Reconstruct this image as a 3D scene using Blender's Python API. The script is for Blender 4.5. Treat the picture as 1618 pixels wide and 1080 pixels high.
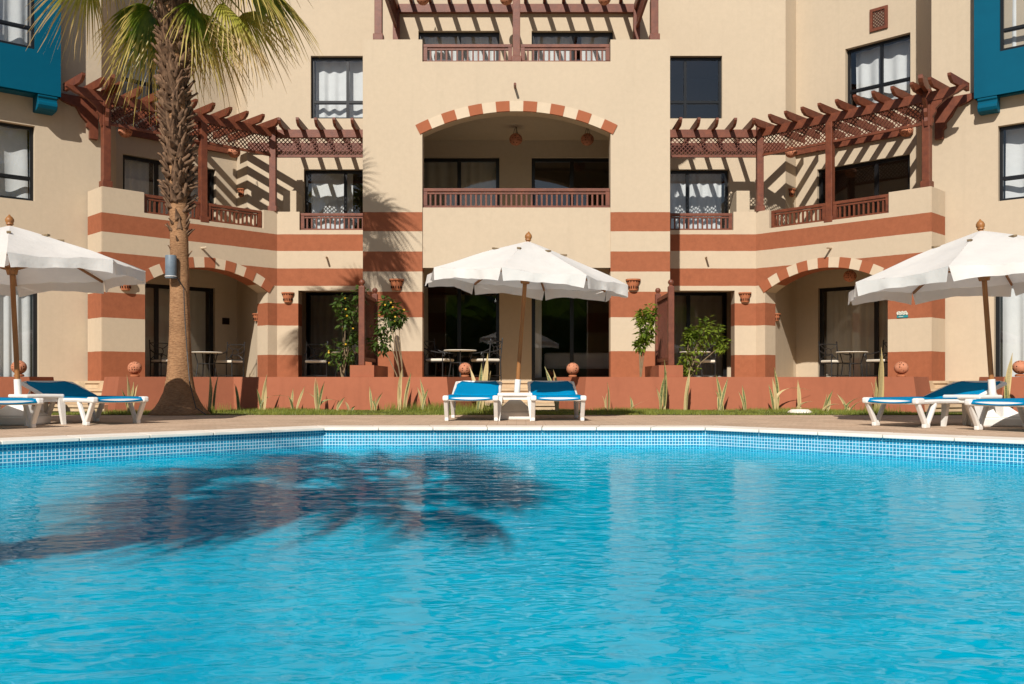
import bpy, bmesh, math, random
import numpy as np
from mathutils import Vector, Matrix
R = math.radians
random.seed(11)
sc = bpy.context.scene
for o in list(bpy.data.objects):
    bpy.data.objects.remove(o, do_unlink=True)
COL = sc.collection

# ------------------------------------------------------------------ camera
EYE = 0.55
FPX = 1480.0
cam_d = bpy.data.cameras.new('camera')
cam_d.sensor_width = 36.0
cam_d.lens = 36.0 * FPX / 1618.0
cam_d.shift_y = 60.0 / 1618.0
cam_d.shift_x = -7.0 / 1618.0
cam_d.clip_start = 0.05
cam_d.clip_end = 2000
cam = bpy.data.objects.new('camera', cam_d)
cam.location = (0, 0, EYE)
cam.rotation_euler = (R(90), 0, 0)
COL.objects.link(cam)
sc.camera = cam

# ------------------------------------------------------------------ sky, sun, exposure
LDIR = Vector((0.243, 1.0, -0.757)).normalized()          # travel direction of the light
SUN_EL = math.asin(-LDIR.z)
world = bpy.data.worlds.new('World')
sc.world = world
world.use_nodes = True
wn = world.node_tree
bg = wn.nodes['Background']
sky = wn.nodes.new('ShaderNodeTexSky')
sky.sky_type = 'NISHITA'
sky.sun_disc = False
sky.sun_elevation = SUN_EL
sky.sun_rotation = math.atan2(-LDIR.x, -LDIR.y)
sky.air_density = 1.0
sky.dust_density = 0.6
sky.ozone_density = 1.0
wn.links.new(sky.outputs[0], bg.inputs[0])
bg.inputs[1].default_value = 0.06
sun_d = bpy.data.lights.new('sun', 'SUN')
sun_d.energy = 4.8
sun_d.angle = R(0.53)
sun_d.color = (1.0, 0.945, 0.87)
sun = bpy.data.objects.new('sun', sun_d)
sun.rotation_euler = LDIR.to_track_quat('-Z', 'Y').to_euler()
sun.location = (-6, -20, 18)
COL.objects.link(sun)
sc.view_settings.view_transform = 'Standard'
sc.view_settings.look = 'None'
sc.view_settings.exposure = 0.15
sc.view_settings.gamma = 1.0
sc.view_settings.use_curve_mapping = False
sc.render.engine = 'CYCLES'
sc.cycles.max_bounces = 7
sc.cycles.transparent_max_bounces = 16
sc.cycles.caustics_reflective = False
sc.cycles.caustics_refractive = False
sc.cycles.use_denoising = True

# ------------------------------------------------------------------ helpers
def V(*a):
    return Vector(a)

def PX(x, y, Y):                                           # plan aid: metres for a point seen at (x, y) at depth Y
    return Vector(((x - 816.0) * Y / FPX, Y, EYE + (600.0 - y) * Y / FPX))

def wloc(o):
    p = Vector((0, 0, 0))
    while o is not None:
        p += o.location
        o = o.parent
    return p

def tag(o, label=None, cat=None, group=None, kind=None):
    if label: o['label'] = label
    if cat: o['category'] = cat
    if group: o['group'] = group
    if kind: o['kind'] = kind
    return o

def empty(name, loc, label=None, cat=None, group=None, rz=0.0, kind=None):
    o = bpy.data.objects.new(name, None)
    o.empty_display_size = 0.2
    o.location = loc
    o.rotation_euler = (0, 0, rz)
    COL.objects.link(o)
    return tag(o, label, cat, group, kind)

class MB:
    def __init__(s):
        s.v, s.f, s.m = [], [], []
    def add(s, vs, fs, mi=0):
        k = len(s.v)
        s.v += [Vector(p) for p in vs]
        for f in fs:
            s.f.append([i + k for i in f]); s.m.append(mi)
        return s
    def quad(s, a, b, c, d, mi=0):
        return s.add([a, b, c, d], [(0, 1, 2, 3)], mi)
    def hexa(s, p, mi=0):                                  # 8 points, bottom ring then top ring
        return s.add(p, [(3, 2, 1, 0), (4, 5, 6, 7), (0, 1, 5, 4), (1, 2, 6, 5), (2, 3, 7, 6), (3, 0, 4, 7)], mi)
    def box(s, x0, x1, y0, y1, z0, z1, mi=0):
        return s.hexa([(x0, y0, z0), (x1, y0, z0), (x1, y1, z0), (x0, y1, z0),
                       (x0, y0, z1), (x1, y0, z1), (x1, y1, z1), (x0, y1, z1)], mi)
    def bar(s, a, b, w, h, up=(0, 0, 1), mi=0):            # rectangular bar along a-b, w sideways, h along up
        a, b = Vector(a), Vector(b)
        d = (b - a).normalized()
        up = Vector(up)
        sd = d.cross(up)
        if sd.length < 1e-5:
            sd = d.cross(Vector((1, 0, 0)))
        sd.normalize()
        u = sd.cross(d).normalized()
        sd = sd * w / 2; u = u * h / 2
        return s.hexa([a - sd - u, a + sd - u, b + sd - u, b - sd - u, a - sd + u, a + sd + u, b + sd + u, b - sd + u], mi)
    def prism(s, poly, vec, mi=0):
        n = len(poly); vec = Vector(vec)
        poly = [Vector(p) for p in poly]
        fs = [tuple(range(n - 1, -1, -1)), tuple(range(n, 2 * n))]
        fs += [(i, (i + 1) % n, n + (i + 1) % n, n + i) for i in range(n)]
        return s.add(poly + [p + vec for p in poly], fs, mi)
    def tube(s, pts, rs, n=8, mi=0, cap=True, sq=1.0):
        pts = [Vector(p) for p in pts]
        if not hasattr(rs, '__len__'): rs = [rs] * len(pts)
        k = len(s.v); ref = None
        for i, p in enumerate(pts):
            d = (pts[min(i + 1, len(pts) - 1)] - pts[max(i - 1, 0)]).normalized()
            if ref is None:
                ref = d.cross(Vector((0, 0, 1)))
                if ref.length < 1e-3: ref = d.cross(Vector((1, 0, 0)))
                ref.normalize()
            ref = (ref - d * ref.dot(d)).normalized()
            bn = d.cross(ref)
            for j in range(n):
                a = 2 * math.pi * j / n
                s.v.append(p + (ref * math.cos(a) + bn * math.sin(a) * sq) * rs[i])
        for i in range(len(pts) - 1):
            for j in range(n):
                a = k + i * n + j; b = k + i * n + (j + 1) % n
                s.f.append([a, b, b + n, a + n]); s.m.append(mi)
        if cap:
            s.f.append([k + j for j in range(n)][::-1]); s.m.append(mi)
            e = k + (len(pts) - 1) * n
            s.f.append([e + j for j in range(n)]); s.m.append(mi)
        return s
    def lathe(s, prof, c=(0, 0, 0), n=20, mi=0, a0=0.0, a1=2 * math.pi):
        c = Vector(c); full = abs(a1 - a0 - 2 * math.pi) < 1e-6
        m = n if full else n + 1
        k = len(s.v)
        for (r, z) in prof:
            for j in range(m):
                a = a0 + (a1 - a0) * j / n
                s.v.append(c + Vector((r * math.cos(a), r * math.sin(a), z)))
        for i in range(len(prof) - 1):
            for j in range(n):
                a = k + i * m + j; b = k + i * m + (j + 1) % m
                s.f.append([a, b, b + m, a + m]); s.m.append(mi)
        return s
    def build(s, name, mats, parent=None, smooth=False, bevel=0.0, origin=None, sharp=35, face=None):
        if not isinstance(mats, (list, tuple)): mats = [mats]
        xs = [p.x for p in s.v]; ys = [p.y for p in s.v]; zs = [p.z for p in s.v]
        if origin is None:
            origin = Vector(((min(xs) + max(xs)) / 2, (min(ys) + max(ys)) / 2, min(zs)))
        origin = Vector(origin)
        me = bpy.data.meshes.new(name)
        me.from_pydata([tuple(p - origin) for p in s.v], [], s.f)
        for mt in mats: me.materials.append(mt)
        me.polygons.foreach_set('material_index', s.m)
        me.update()
        bm = bmesh.new(); bm.from_mesh(me)
        if face is None:
            bmesh.ops.recalc_face_normals(bm, faces=bm.faces)
        else:                                              # open sheets: every face looks towards `face`
            fv = Vector(face); bm.normal_update()
            for f in bm.faces:
                if f.normal.dot(fv) < 0: f.normal_flip()
        bm.to_mesh(me); bm.free()
        if smooth:
            me.polygons.foreach_set('use_smooth', [True] * len(me.polygons))
            me.set_sharp_from_angle(angle=R(sharp))
        o = bpy.data.objects.new(name, me)
        COL.objects.link(o)
        o.parent = parent
        o.location = origin - (wloc(parent) if parent else Vector((0, 0, 0)))
        if bevel > 0:
            md = o.modifiers.new('bevel', 'BEVEL'); md.width = bevel; md.segments = 2; md.limit_method = 'ANGLE'; md.angle_limit = R(40)
        return o

def inst(mesh_obj, name, parent, loc, rot=(0, 0, 0), scale=(1, 1, 1)):
    o = bpy.data.objects.new(name, mesh_obj.data)
    for md in mesh_obj.modifiers:
        m2 = o.modifiers.new(md.name, md.type)
        if md.type == 'BEVEL':
            m2.width, m2.segments, m2.limit_method, m2.angle_limit = md.width, md.segments, md.limit_method, md.angle_limit
    COL.objects.link(o); o.parent = parent
    o.location = Vector(loc) - (wloc(parent) if parent else Vector((0, 0, 0)))
    o.rotation_euler = rot; o.scale = scale
    return o

def copy_tree(o, parent=None):
    c = o.copy(); COL.objects.link(c); c.parent = parent
    for ch in list(o.children):
        copy_tree(ch, c)
    return c

def place(proto, used, loc, rz, label, cat, group=None, tilt=None, scale=None):
    o = copy_tree(proto) if used[0] else proto
    used[0] = True
    o.location = loc
    o.rotation_euler = (tilt[0], tilt[1], rz) if tilt else (0, 0, rz)
    if scale: o.scale = (scale,) * 3
    tag(o, label, cat, group)
    return o

# ------------------------------------------------------------------ materials
def nt(name):
    m = bpy.data.materials.new(name); m.use_nodes = True
    t = m.node_tree; t.nodes.clear()
    out = t.nodes.new('ShaderNodeOutputMaterial')
    return m, t, out

def L(t, a, b): t.links.new(a, b)

def noise(t, scale, detail=4, rough=0.55, vec=None, dist=0.0):
    n = t.nodes.new('ShaderNodeTexNoise')
    n.inputs['Scale'].default_value = scale; n.inputs['Detail'].default_value = detail
    n.inputs['Roughness'].default_value = rough; n.inputs['Distortion'].default_value = dist
    if vec is not None: L(t, vec, n.inputs['Vector'])
    return n

def ramp(t, fac, stops, interp='LINEAR'):
    r = t.nodes.new('ShaderNodeValToRGB'); cr = r.color_ramp; cr.interpolation = interp
    while len(cr.elements) < len(stops): cr.elements.new(0.5)
    for e, (p, c) in zip(cr.elements, stops):
        e.position = p; e.color = (c[0], c[1], c[2], 1) if hasattr(c, '__len__') else (c, c, c, 1)
    L(t, fac, r.inputs[0]); return r

def mapping(t, scale=(1, 1, 1), coord='pos', rot=(0, 0, 0)):
    if coord == 'pos':
        g = t.nodes.new('ShaderNodeNewGeometry'); src = g.outputs['Position']
    else:
        g = t.nodes.new('ShaderNodeTexCoord'); src = g.outputs[coord]
    mp = t.nodes.new('ShaderNodeMapping'); mp.inputs['Scale'].default_value = scale; mp.inputs['Rotation'].default_value = rot
    L(t, src, mp.inputs[0]); return mp.outputs[0]

def mixc(t, fac, a, b, mode='MIX'):
    m = t.nodes.new('ShaderNodeMix'); m.data_type = 'RGBA'; m.blend_type = mode
    if hasattr(fac, 'is_output'): L(t, fac, m.inputs[0])
    else: m.inputs[0].default_value = fac
    for i, c in ((6, a), (7, b)):
        if hasattr(c, 'is_output'): L(t, c, m.inputs[i])
        else: m.inputs[i].default_value = (c[0], c[1], c[2], 1)
    return m.outputs[2]

def bump(t, h, strength=0.3, dist=0.01, nrm=None):
    b = t.nodes.new('ShaderNodeBump'); b.inputs['Strength'].default_value = strength; b.inputs['Distance'].default_value = dist
    L(t, h, b.inputs['Height'])
    if nrm is not None: L(t, nrm, b.inputs['Normal'])
    return b.outputs[0]

def pbsdf(t, out, col, rough=0.7, spec=0.3, nrm=None, metal=0.0):
    p = t.nodes.new('ShaderNodeBsdfPrincipled')
    if hasattr(col, 'is_output'): L(t, col, p.inputs['Base Color'])
    else: p.inputs['Base Color'].default_value = (col[0], col[1], col[2], 1)
    if hasattr(rough, 'is_output'): L(t, rough, p.inputs['Roughness'])
    else: p.inputs['Roughness'].default_value = rough
    p.inputs['Specular IOR Level'].default_value = spec
    p.inputs['Metallic'].default_value = metal
    if nrm is not None: L(t, nrm, p.inputs['Normal'])
    L(t, p.outputs[0], out.inputs[0]); return p

def simple(name, c1, c2=None, scale=6, rough=0.6, spec=0.3, bs=0.0, bscale=60, coord='Object', stretch=(1, 1, 1), metal=0.0):
    m, t, out = nt(name)
    vec = mapping(t, stretch, coord)
    if c2 is None: c2 = tuple(x * 0.8 for x in c1)
    n = noise(t, scale, 5, 0.6, vec)
    r = ramp(t, n.outputs[0], [(0.3, c2), (0.7, c1)])
    nr = None
    if bs > 0:
        n2 = noise(t, bscale, 3, 0.6, vec); nr = bump(t, n2.outputs[0], bs, 0.01)
    pbsdf(t, out, r.outputs[0], rough, spec, nr, metal)
    return m

CREAM = (0.53, 0.432, 0.312)
TERRA = (0.32, 0.108, 0.052)

def plaster(name, base, striped=False, wear=1.0):
    m, t, out = nt(name)
    pos = mapping(t, (1, 1, 1))
    n1 = noise(t, 0.55, 5, 0.6, pos)
    n2 = noise(t, 9, 6, 0.7, pos)
    if striped:
        g = t.nodes.new('ShaderNodeSeparateXYZ'); L(t, pos, g.inputs[0])
        wob = t.nodes.new('ShaderNodeMath'); wob.operation = 'MULTIPLY_ADD'
        n3 = noise(t, 6, 3, 0.5, pos); L(t, n3.outputs[0], wob.inputs[0]); wob.inputs[1].default_value = 0.012; L(t, g.outputs[2], wob.inputs[2])
        dv = t.nodes.new('ShaderNodeMath'); dv.operation = 'DIVIDE'; L(t, wob.outputs[0], dv.inputs[0]); dv.inputs[1].default_value = 5.0
        st = []
        for z, c in ((0.0, 1), (1.156, 0), (1.886, 1), (2.426, 0), (2.852, 1), (3.286, 0), (3.716, 1), (4.136, 0)):
            st.append((z / 5.0, c))
        rr = ramp(t, dv.outputs[0], st, 'CONSTANT')
        tv = ramp(t, n2.outputs[0], [(0.3, tuple(x * 0.86 for x in TERRA)), (0.7, tuple(x * 1.08 for x in TERRA))])
        cv = ramp(t, n2.outputs[0], [(0.3, tuple(x * 0.96 for x in base)), (0.7, tuple(x * 1.03 for x in base))])
        col = mixc(t, rr.outputs[0], cv.outputs[0], tv.outputs[0])
    else:
        cv = ramp(t, n2.outputs[0], [(0.3, tuple(x * 0.955 for x in base)), (0.7, tuple(x * 1.03 for x in base))])
        col = cv.outputs[0]
    sh = ramp(t, n1.outputs[0], [(0.25, 1 - 0.045 * wear), (0.75, 1.01)])
    col = mixc(t, 1.0, col, sh.outputs[0], 'MULTIPLY')
    # faint rain streaks running down the plaster
    sv = mapping(t, (5.5, 5.5, 0.22))
    sn = noise(t, 1.0, 4, 0.65, sv)
    sr = ramp(t, sn.outputs[0], [(0.53, 1.0), (0.80, 1 - 0.05 * wear)])
    col = mixc(t, 1.0, col, sr.outputs[0], 'MULTIPLY')
    n4 = noise(t, 70, 4, 0.7, pos)
    n5 = noise(t, 2.5, 3, 0.5, pos)
    nr = bump(t, n4.outputs[0], 0.18, 0.008)
    nr = bump(t, n5.outputs[0], 0.12, 0.02, nr)
    pbsdf(t, out, col, 0.88, 0.18, nr)
    return m

M = {}
M['cream'] = plaster('cream_plaster', CREAM)
M['stripe'] = plaster('striped_plaster', CREAM, True)
M['terra_wall'] = plaster('terracotta_plaster', (0.37, 0.125, 0.066), wear=3.0)
M['vous_red'] = plaster('voussoir_red', (0.34, 0.112, 0.053))
M['vous_cream'] = plaster('voussoir_cream', (0.60, 0.49, 0.355))
M['wood'] = simple('stained_wood', (0.19, 0.056, 0.026), (0.11, 0.032, 0.017), 7, 0.48, 0.4, 0.25, 40, 'pos', (1, 1, 1))
M['lattice'] = simple('lattice_wood', (0.14, 0.042, 0.024), (0.08, 0.025, 0.015), 9, 0.55, 0.3, 0, 40, 'pos')
M['pole'] = simple('teak_pole', (0.36, 0.155, 0.045), (0.24, 0.095, 0.028), 5, 0.45, 0.4, 0.15, 50, 'Object', (6, 6, 0.6))
M['black_frame'] = simple('black_aluminium', (0.007, 0.008, 0.009), (0.012, 0.012, 0.013), 4, 0.3, 0.4)
M['iron'] = simple('wrought_iron', (0.012, 0.011, 0.011), (0.02, 0.018, 0.017), 12, 0.5, 0.5)
M['blue_paint'] = simple('petrol_blue_paint', (0.0, 0.088, 0.15), (0.0, 0.075, 0.13), 1.4, 0.5, 0.12, 0.08, 45, 'pos')
M['terracotta'] = simple('terracotta_clay', (0.46, 0.165, 0.075), (0.33, 0.115, 0.055), 14, 0.85, 0.15, 0.2, 60)
M['white_plastic'] = simple('white_plastic', (0.80, 0.78, 0.74), (0.70, 0.67, 0.62), 5, 0.42, 0.45, 0.03, 60)
M['cushion'] = simple('cream_cushion', (0.72, 0.66, 0.55), (0.62, 0.56, 0.46), 9, 0.9, 0.1, 0.2, 50)
M['stone'] = simple('beige_limestone', (0.62, 0.46, 0.29), (0.48, 0.34, 0.21), 4, 0.8, 0.2, 0.3, 35, 'pos')
M['coping'] = simple('pale_coping_stone', (0.86, 0.79, 0.69), (0.76, 0.68, 0.58), 3, 0.75, 0.25, 0.2, 45, 'pos')
M['metal_grey'] = simple('grey_speaker_paint', (0.17, 0.215, 0.25), (0.12, 0.155, 0.19), 8, 0.5, 0.4)
M['dark'] = simple('dark_slot', (0.02, 0.012, 0.009), None, 8, 0.9, 0.05)
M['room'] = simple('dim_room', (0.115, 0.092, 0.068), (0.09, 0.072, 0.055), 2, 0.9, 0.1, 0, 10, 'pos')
M['linen'] = simple('bed_linen', (0.72, 0.70, 0.68), (0.62, 0.60, 0.60), 3, 0.9, 0.1, 0.3, 12)
M['teal'] = simple('teal_tile', (0.02, 0.25, 0.28), None, 8, 0.3, 0.5)
M['tile_white'] = simple('tile_white', (0.75, 0.72, 0.62), (0.45, 0.5, 0.42), 60, 0.3, 0.5)
M['bark_soil'] = simple('bed_soil', (0.16, 0.11, 0.065), (0.09, 0.06, 0.035), 20, 0.95, 0.1, 0.5, 60, 'pos')

def m_cloth(name, col, trans=0.3, fold=0.0):
    m, t, out = nt(name)
    vec = mapping(t, (1, 1, 1), 'Object')
    n = noise(t, 3.5, 5, 0.6, vec)
    r = ramp(t, n.outputs[0], [(0.3, tuple(x * 0.93 for x in col)), (0.7, col)])
    n2 = noise(t, 11, 4, 0.6, vec); n3 = noise(t, 220, 2, 0.5, vec)
    nr = bump(t, n2.outputs[0], 0.32, 0.02); nr = bump(t, n3.outputs[0], 0.15, 0.003, nr)
    d = t.nodes.new('ShaderNodeBsdfDiffuse'); tr = t.nodes.new('ShaderNodeBsdfTranslucent')
    for b in (d, tr):
        L(t, r.outputs[0], b.inputs[0]); L(t, nr, b.inputs['Normal'])
    mx = t.nodes.new('ShaderNodeMixShader'); mx.inputs[0].default_value = trans
    L(t, d.outputs[0], mx.inputs[1]); L(t, tr.outputs[0], mx.inputs[2]); L(t, mx.outputs[0], out.inputs[0])
    return m
M['canvas'] = m_cloth('parasol_canvas', (0.84, 0.81, 0.76), 0.28)
M['curtain'] = m_cloth('white_curtain', (0.86, 0.86, 0.84), 0.12)
M['curtain_beige'] = m_cloth('beige_curtain', (0.74, 0.67, 0.54), 0.2)
M['blue_sling'] = simple('blue_sling_fabric', (0.0, 0.215, 0.44), (0.0, 0.19, 0.39), 3, 0.85, 0.03, 0.25, 240)

def sheet_fresnel(t, ior, nrm=None):
    # Fresnel reflectance of a thin sheet, the same from both of its sides
    g = t.nodes.new('ShaderNodeNewGeometry')
    mp = t.nodes.new('ShaderNodeMapRange'); mp.inputs['To Min'].default_value = ior; mp.inputs['To Max'].default_value = 1.0 / ior
    L(t, g.outputs['Backfacing'], mp.inputs['Value'])
    fr = t.nodes.new('ShaderNodeFresnel'); L(t, mp.outputs[0], fr.inputs[0])
    if nrm is not None: L(t, nrm, fr.inputs['Normal'])
    return fr

def m_glass():
    m, t, out = nt('window_glass')
    fr = sheet_fresnel(t, 1.6)
    pos = mapping(t, (1, 1, 1)); n = noise(t, 1.1, 2, 0.5, pos)
    nr = bump(t, n.outputs[0], 0.04, 0.03)
    tr = t.nodes.new('ShaderNodeBsdfTransparent'); tr.inputs[0].default_value = (0.90, 0.92, 0.93, 1)
    gl = t.nodes.new('ShaderNodeBsdfGlossy'); gl.inputs['Roughness'].default_value = 0.0; L(t, nr, gl.inputs['Normal'])
    ma = t.nodes.new('ShaderNodeMath'); ma.operation = 'MULTIPLY'; ma.use_clamp = True; ma.inputs[1].default_value = 2.2; L(t, fr.outputs[0], ma.inputs[0])
    mx = t.nodes.new('ShaderNodeMixShader'); L(t, ma.outputs[0], mx.inputs[0]); L(t, tr.outputs[0], mx.inputs[1]); L(t, gl.outputs[0], mx.inputs[2])
    L(t, mx.outputs[0], out.inputs[0]); return m
M['glass'] = m_glass()

def m_water():
    m, t, out = nt('pool_water')
    v3 = mapping(t, (0.6, 1.3, 1), 'pos', (0, 0, R(12)))
    n3 = noise(t, 30.0, 1, 0.5, v3, 0.3)
    nr = bump(t, n3.outputs[0], 1.0, 0.0005)
    fr = sheet_fresnel(t, 1.33, nr)
    tr = t.nodes.new('ShaderNodeBsdfTransparent'); tr.inputs[0].default_value = (0.14, 0.915, 0.985, 1)
    gl = t.nodes.new('ShaderNodeBsdfGlossy'); gl.inputs['Roughness'].default_value = 0.0; L(t, nr, gl.inputs['Normal'])
    ma = t.nodes.new('ShaderNodeMath'); ma.operation = 'MULTIPLY'; ma.inputs[1].default_value = 0.62; L(t, fr.outputs[0], ma.inputs[0])   # the lens wears a polarising filter
    mx = t.nodes.new('ShaderNodeMixShader'); L(t, ma.outputs[0], mx.inputs[0]); L(t, tr.outputs[0], mx.inputs[1]); L(t, gl.outputs[0], mx.inputs[2])
    L(t, mx.outputs[0], out.inputs[0]); return m
M['water'] = m_water()

def m_mosaic(name, uvlike):
    m, t, out = nt(name)
    uv = t.nodes.new('ShaderNodeUVMap'); uv.uv_map = 'UVMap'
    b = t.nodes.new('ShaderNodeTexBrick'); L(t, uv.outputs[0], b.inputs['Vector'])
    b.offset = 0.0; b.squash = 1.0
    b.inputs['Scale'].default_value = 1.0
    b.inputs['Brick Width'].default_value = 0.034; b.inputs['Row Height'].default_value = 0.034
    b.inputs['Mortar Size'].default_value = 0.0034; b.inputs['Mortar Smooth'].default_value = 0.2
    b.inputs['Bias'].default_value = -0.2
    b.inputs['Color1'].default_value = (0.005, 0.20, 0.36, 1); b.inputs['Color2'].default_value = (0.02, 0.33, 0.50, 1)
    b.inputs['Mortar'].default_value = (0.56, 0.74, 0.78, 1)
    nr = bump(t, b.outputs['Fac'], 0.4, 0.003); nr.node.invert = True
    pbsdf(t, out, b.outputs[0], 0.25, 0.5, nr)
    return m
M['mosaic'] = m_mosaic('pool_mosaic', True)

def m_poolfloor():
    m, t, out = nt('pool_floor_mosaic')
    pos = mapping(t, (1, 1, 1))
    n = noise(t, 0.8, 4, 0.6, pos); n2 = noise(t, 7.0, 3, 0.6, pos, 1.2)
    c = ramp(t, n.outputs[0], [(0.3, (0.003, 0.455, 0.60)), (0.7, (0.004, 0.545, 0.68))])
    # finer random mottling of the mosaic tone
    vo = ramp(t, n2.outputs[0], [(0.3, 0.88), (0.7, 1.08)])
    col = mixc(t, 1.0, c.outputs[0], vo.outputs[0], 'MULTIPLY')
    pbsdf(t, out, col, 0.6, 0.1)
    return m
M['poolfloor'] = m_poolfloor()

def m_deck():
    m, t, out = nt('deck_pavers')
    pos = mapping(t, (1, 1, 1))
    b = t.nodes.new('ShaderNodeTexBrick'); L(t, pos, b.inputs['Vector'])
    b.inputs['Scale'].default_value = 1.0; b.inputs['Brick Width'].default_value = 0.24; b.inputs['Row Height'].default_value = 0.12
    b.inputs['Mortar Size'].default_value = 0.006; b.inputs['Mortar Smooth'].default_value = 0.3
    b.inputs['Color1'].default_value = (0.62, 0.45, 0.315, 1); b.inputs['Color2'].default_value = (0.52, 0.36, 0.245, 1)
    b.inputs['Mortar'].default_value = (0.40, 0.28, 0.19, 1)
    n = noise(t, 1.3, 5, 0.65, pos); r = ramp(t, n.outputs[0], [(0.3, 0.82), (0.7, 1.08)])
    n2 = noise(t, 30, 4, 0.6, pos); r2 = ramp(t, n2.outputs[0], [(0.3, 0.86), (0.7, 1.06)])
    col = mixc(t, 1.0, b.outputs[0], r.outputs[0], 'MULTIPLY'); col = mixc(t, 1.0, col, r2.outputs[0], 'MULTIPLY')
    nr = bump(t, b.outputs['Fac'], 0.5, 0.006); nr.node.invert = True
    nr = bump(t, n2.outputs[0], 0.3, 0.01, nr)
    pbsdf(t, out, col, 0.85, 0.2, nr)
    return m
M['deck'] = m_deck()
M['lawn_soil'] = simple('lawn_soil', (0.10, 0.11, 0.03), (0.06, 0.06, 0.02), 6, 0.95, 0.1, 0.5, 60, 'pos')

def m_leaf(name, c1, c2, scale=8, trans=0.35, coord='pos', rough=0.5):
    m, t, out = nt(name)
    vec = mapping(t, (1, 1, 1), coord)
    n = noise(t, scale, 3, 0.6, vec)
    r = ramp(t, n.outputs[0], [(0.32, c1), (0.68, c2)])
    p = t.nodes.new('ShaderNodeBsdfPrincipled'); L(t, r.outputs[0], p.inputs['Base Color'])
    p.inputs['Roughness'].default_value = rough; p.inputs['Specular IOR Level'].default_value = 0.35
    tr = t.nodes.new('ShaderNodeBsdfTranslucent')
    g = mixc(t, 1.0, r.outputs[0], (1.3, 1.35, 0.7), 'MULTIPLY'); L(t, g, tr.inputs[0])
    mx = t.nodes.new('ShaderNodeMixShader'); mx.inputs[0].default_value = trans
    L(t, p.outputs[0], mx.inputs[1]); L(t, tr.outputs[0], mx.inputs[2]); L(t, mx.outputs[0], out.inputs[0])
    return m
M['grass'] = m_leaf('grass_blades', (0.12, 0.17, 0.02), (0.30, 0.31, 0.06), 3.0, 0.3)
M['shrub_leaf'] = m_leaf('shrub_leaf', (0.07, 0.13, 0.014), (0.24, 0.29, 0.03), 7.0, 0.35)
M['shrub_dark'] = m_leaf('shrub_leaf_dark', (0.03, 0.07, 0.012), (0.09, 0.14, 0.022), 7.0, 0.3)
M['flower'] = m_leaf('yellow_flower', (0.65, 0.36, 0.02), (0.75, 0.5, 0.04), 7.0, 0.3)
M['stem'] = simple('shrub_stem', (0.26, 0.19, 0.11), (0.17, 0.12, 0.07), 10, 0.85, 0.15, 0.3, 40)

def m_snake():
    m, t, out = nt('variegated_leaf')
    uv = t.nodes.new('ShaderNodeUVMap'); uv.uv_map = 'UVMap'
    sx = t.nodes.new('ShaderNodeSeparateXYZ'); L(t, uv.outputs[0], sx.inputs[0])
    e = ramp(t, sx.outputs[0], [(0.0, 1.0), (0.16, 1.0), (0.22, 0.0), (0.78, 0.0), (0.84, 1.0), (1.0, 1.0)])
    vec = mapping(t, (6, 6, 26), 'Object'); n = noise(t, 1.6, 3, 0.6, vec)
    g = ramp(t, n.outputs[0], [(0.35, (0.075, 0.10, 0.032)), (0.65, (0.25, 0.27, 0.11))])
    col = mixc(t, e.outputs[0], g.outputs[0], (0.56, 0.45, 0.17))
    oi = t.nodes.new('ShaderNodeObjectInfo'); rr = ramp(t, oi.outputs['Random'], [(0.0, 0.75), (1.0, 1.1)])
    dry = ramp(t, oi.outputs['Random'], [(0.30, 0.0), (0.70, 0.75)])
    col = mixc(t, dry.outputs[0], col, (0.52, 0.38, 0.19))
    col = mixc(t, 1.0, col, rr.outputs[0], 'MULTIPLY')
    pbsdf(t, out, col, 0.5, 0.35)
    return m
M['snake'] = m_snake()

def m_frond(name, c1, c2, tip):
    m, t, out = nt(name)
    uv = t.nodes.new('ShaderNodeUVMap'); uv.uv_map = 'UVMap'
    sx = t.nodes.new('ShaderNodeSeparateXYZ'); L(t, uv.outputs[0], sx.inputs[0])
    vec = mapping(t, (1, 1, 1), 'pos'); n = noise(t, 5, 3, 0.6, vec)
    g = ramp(t, n.outputs[0], [(0.32, c1), (0.68, c2)])
    ad = t.nodes.new('ShaderNodeMath'); ad.operation = 'MULTIPLY_ADD'
    n2 = noise(t, 9, 2, 0.5, vec); L(t, n2.outputs[0], ad.inputs[0]); ad.inputs[1].default_value = 0.5; L(t, sx.outputs[1], ad.inputs[2])
    k = ramp(t, ad.outputs[0], [(0.72, 0.0), (1.25, 1.0)])
    col = mixc(t, k.outputs[0], g.outputs[0], tip)
    p = t.nodes.new('ShaderNodeBsdfPrincipled'); L(t, col, p.inputs['Base Color']); p.inputs['Roughness'].default_value = 0.42; p.inputs['Specular IOR Level'].default_value = 0.4
    tr = t.nodes.new('ShaderNodeBsdfTranslucent'); g2 = mixc(t, 1.0, col, (1.25, 1.3, 0.6), 'MULTIPLY'); L(t, g2, tr.inputs[0])
    mx = t.nodes.new('ShaderNodeMixShader'); mx.inputs[0].default_value = 0.3
    L(t, p.outputs[0], mx.inputs[1]); L(t, tr.outputs[0], mx.inputs[2]); L(t, mx.outputs[0], out.inputs[0])
    return m
M['frond'] = m_frond('palm_frond', (0.075, 0.14, 0.012), (0.22, 0.27, 0.024), (0.55, 0.43, 0.14))
M['frond_dry'] = m_frond('palm_frond_yellowing', (0.28, 0.29, 0.035), (0.46, 0.41, 0.08), (0.60, 0.44, 0.22))

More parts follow.
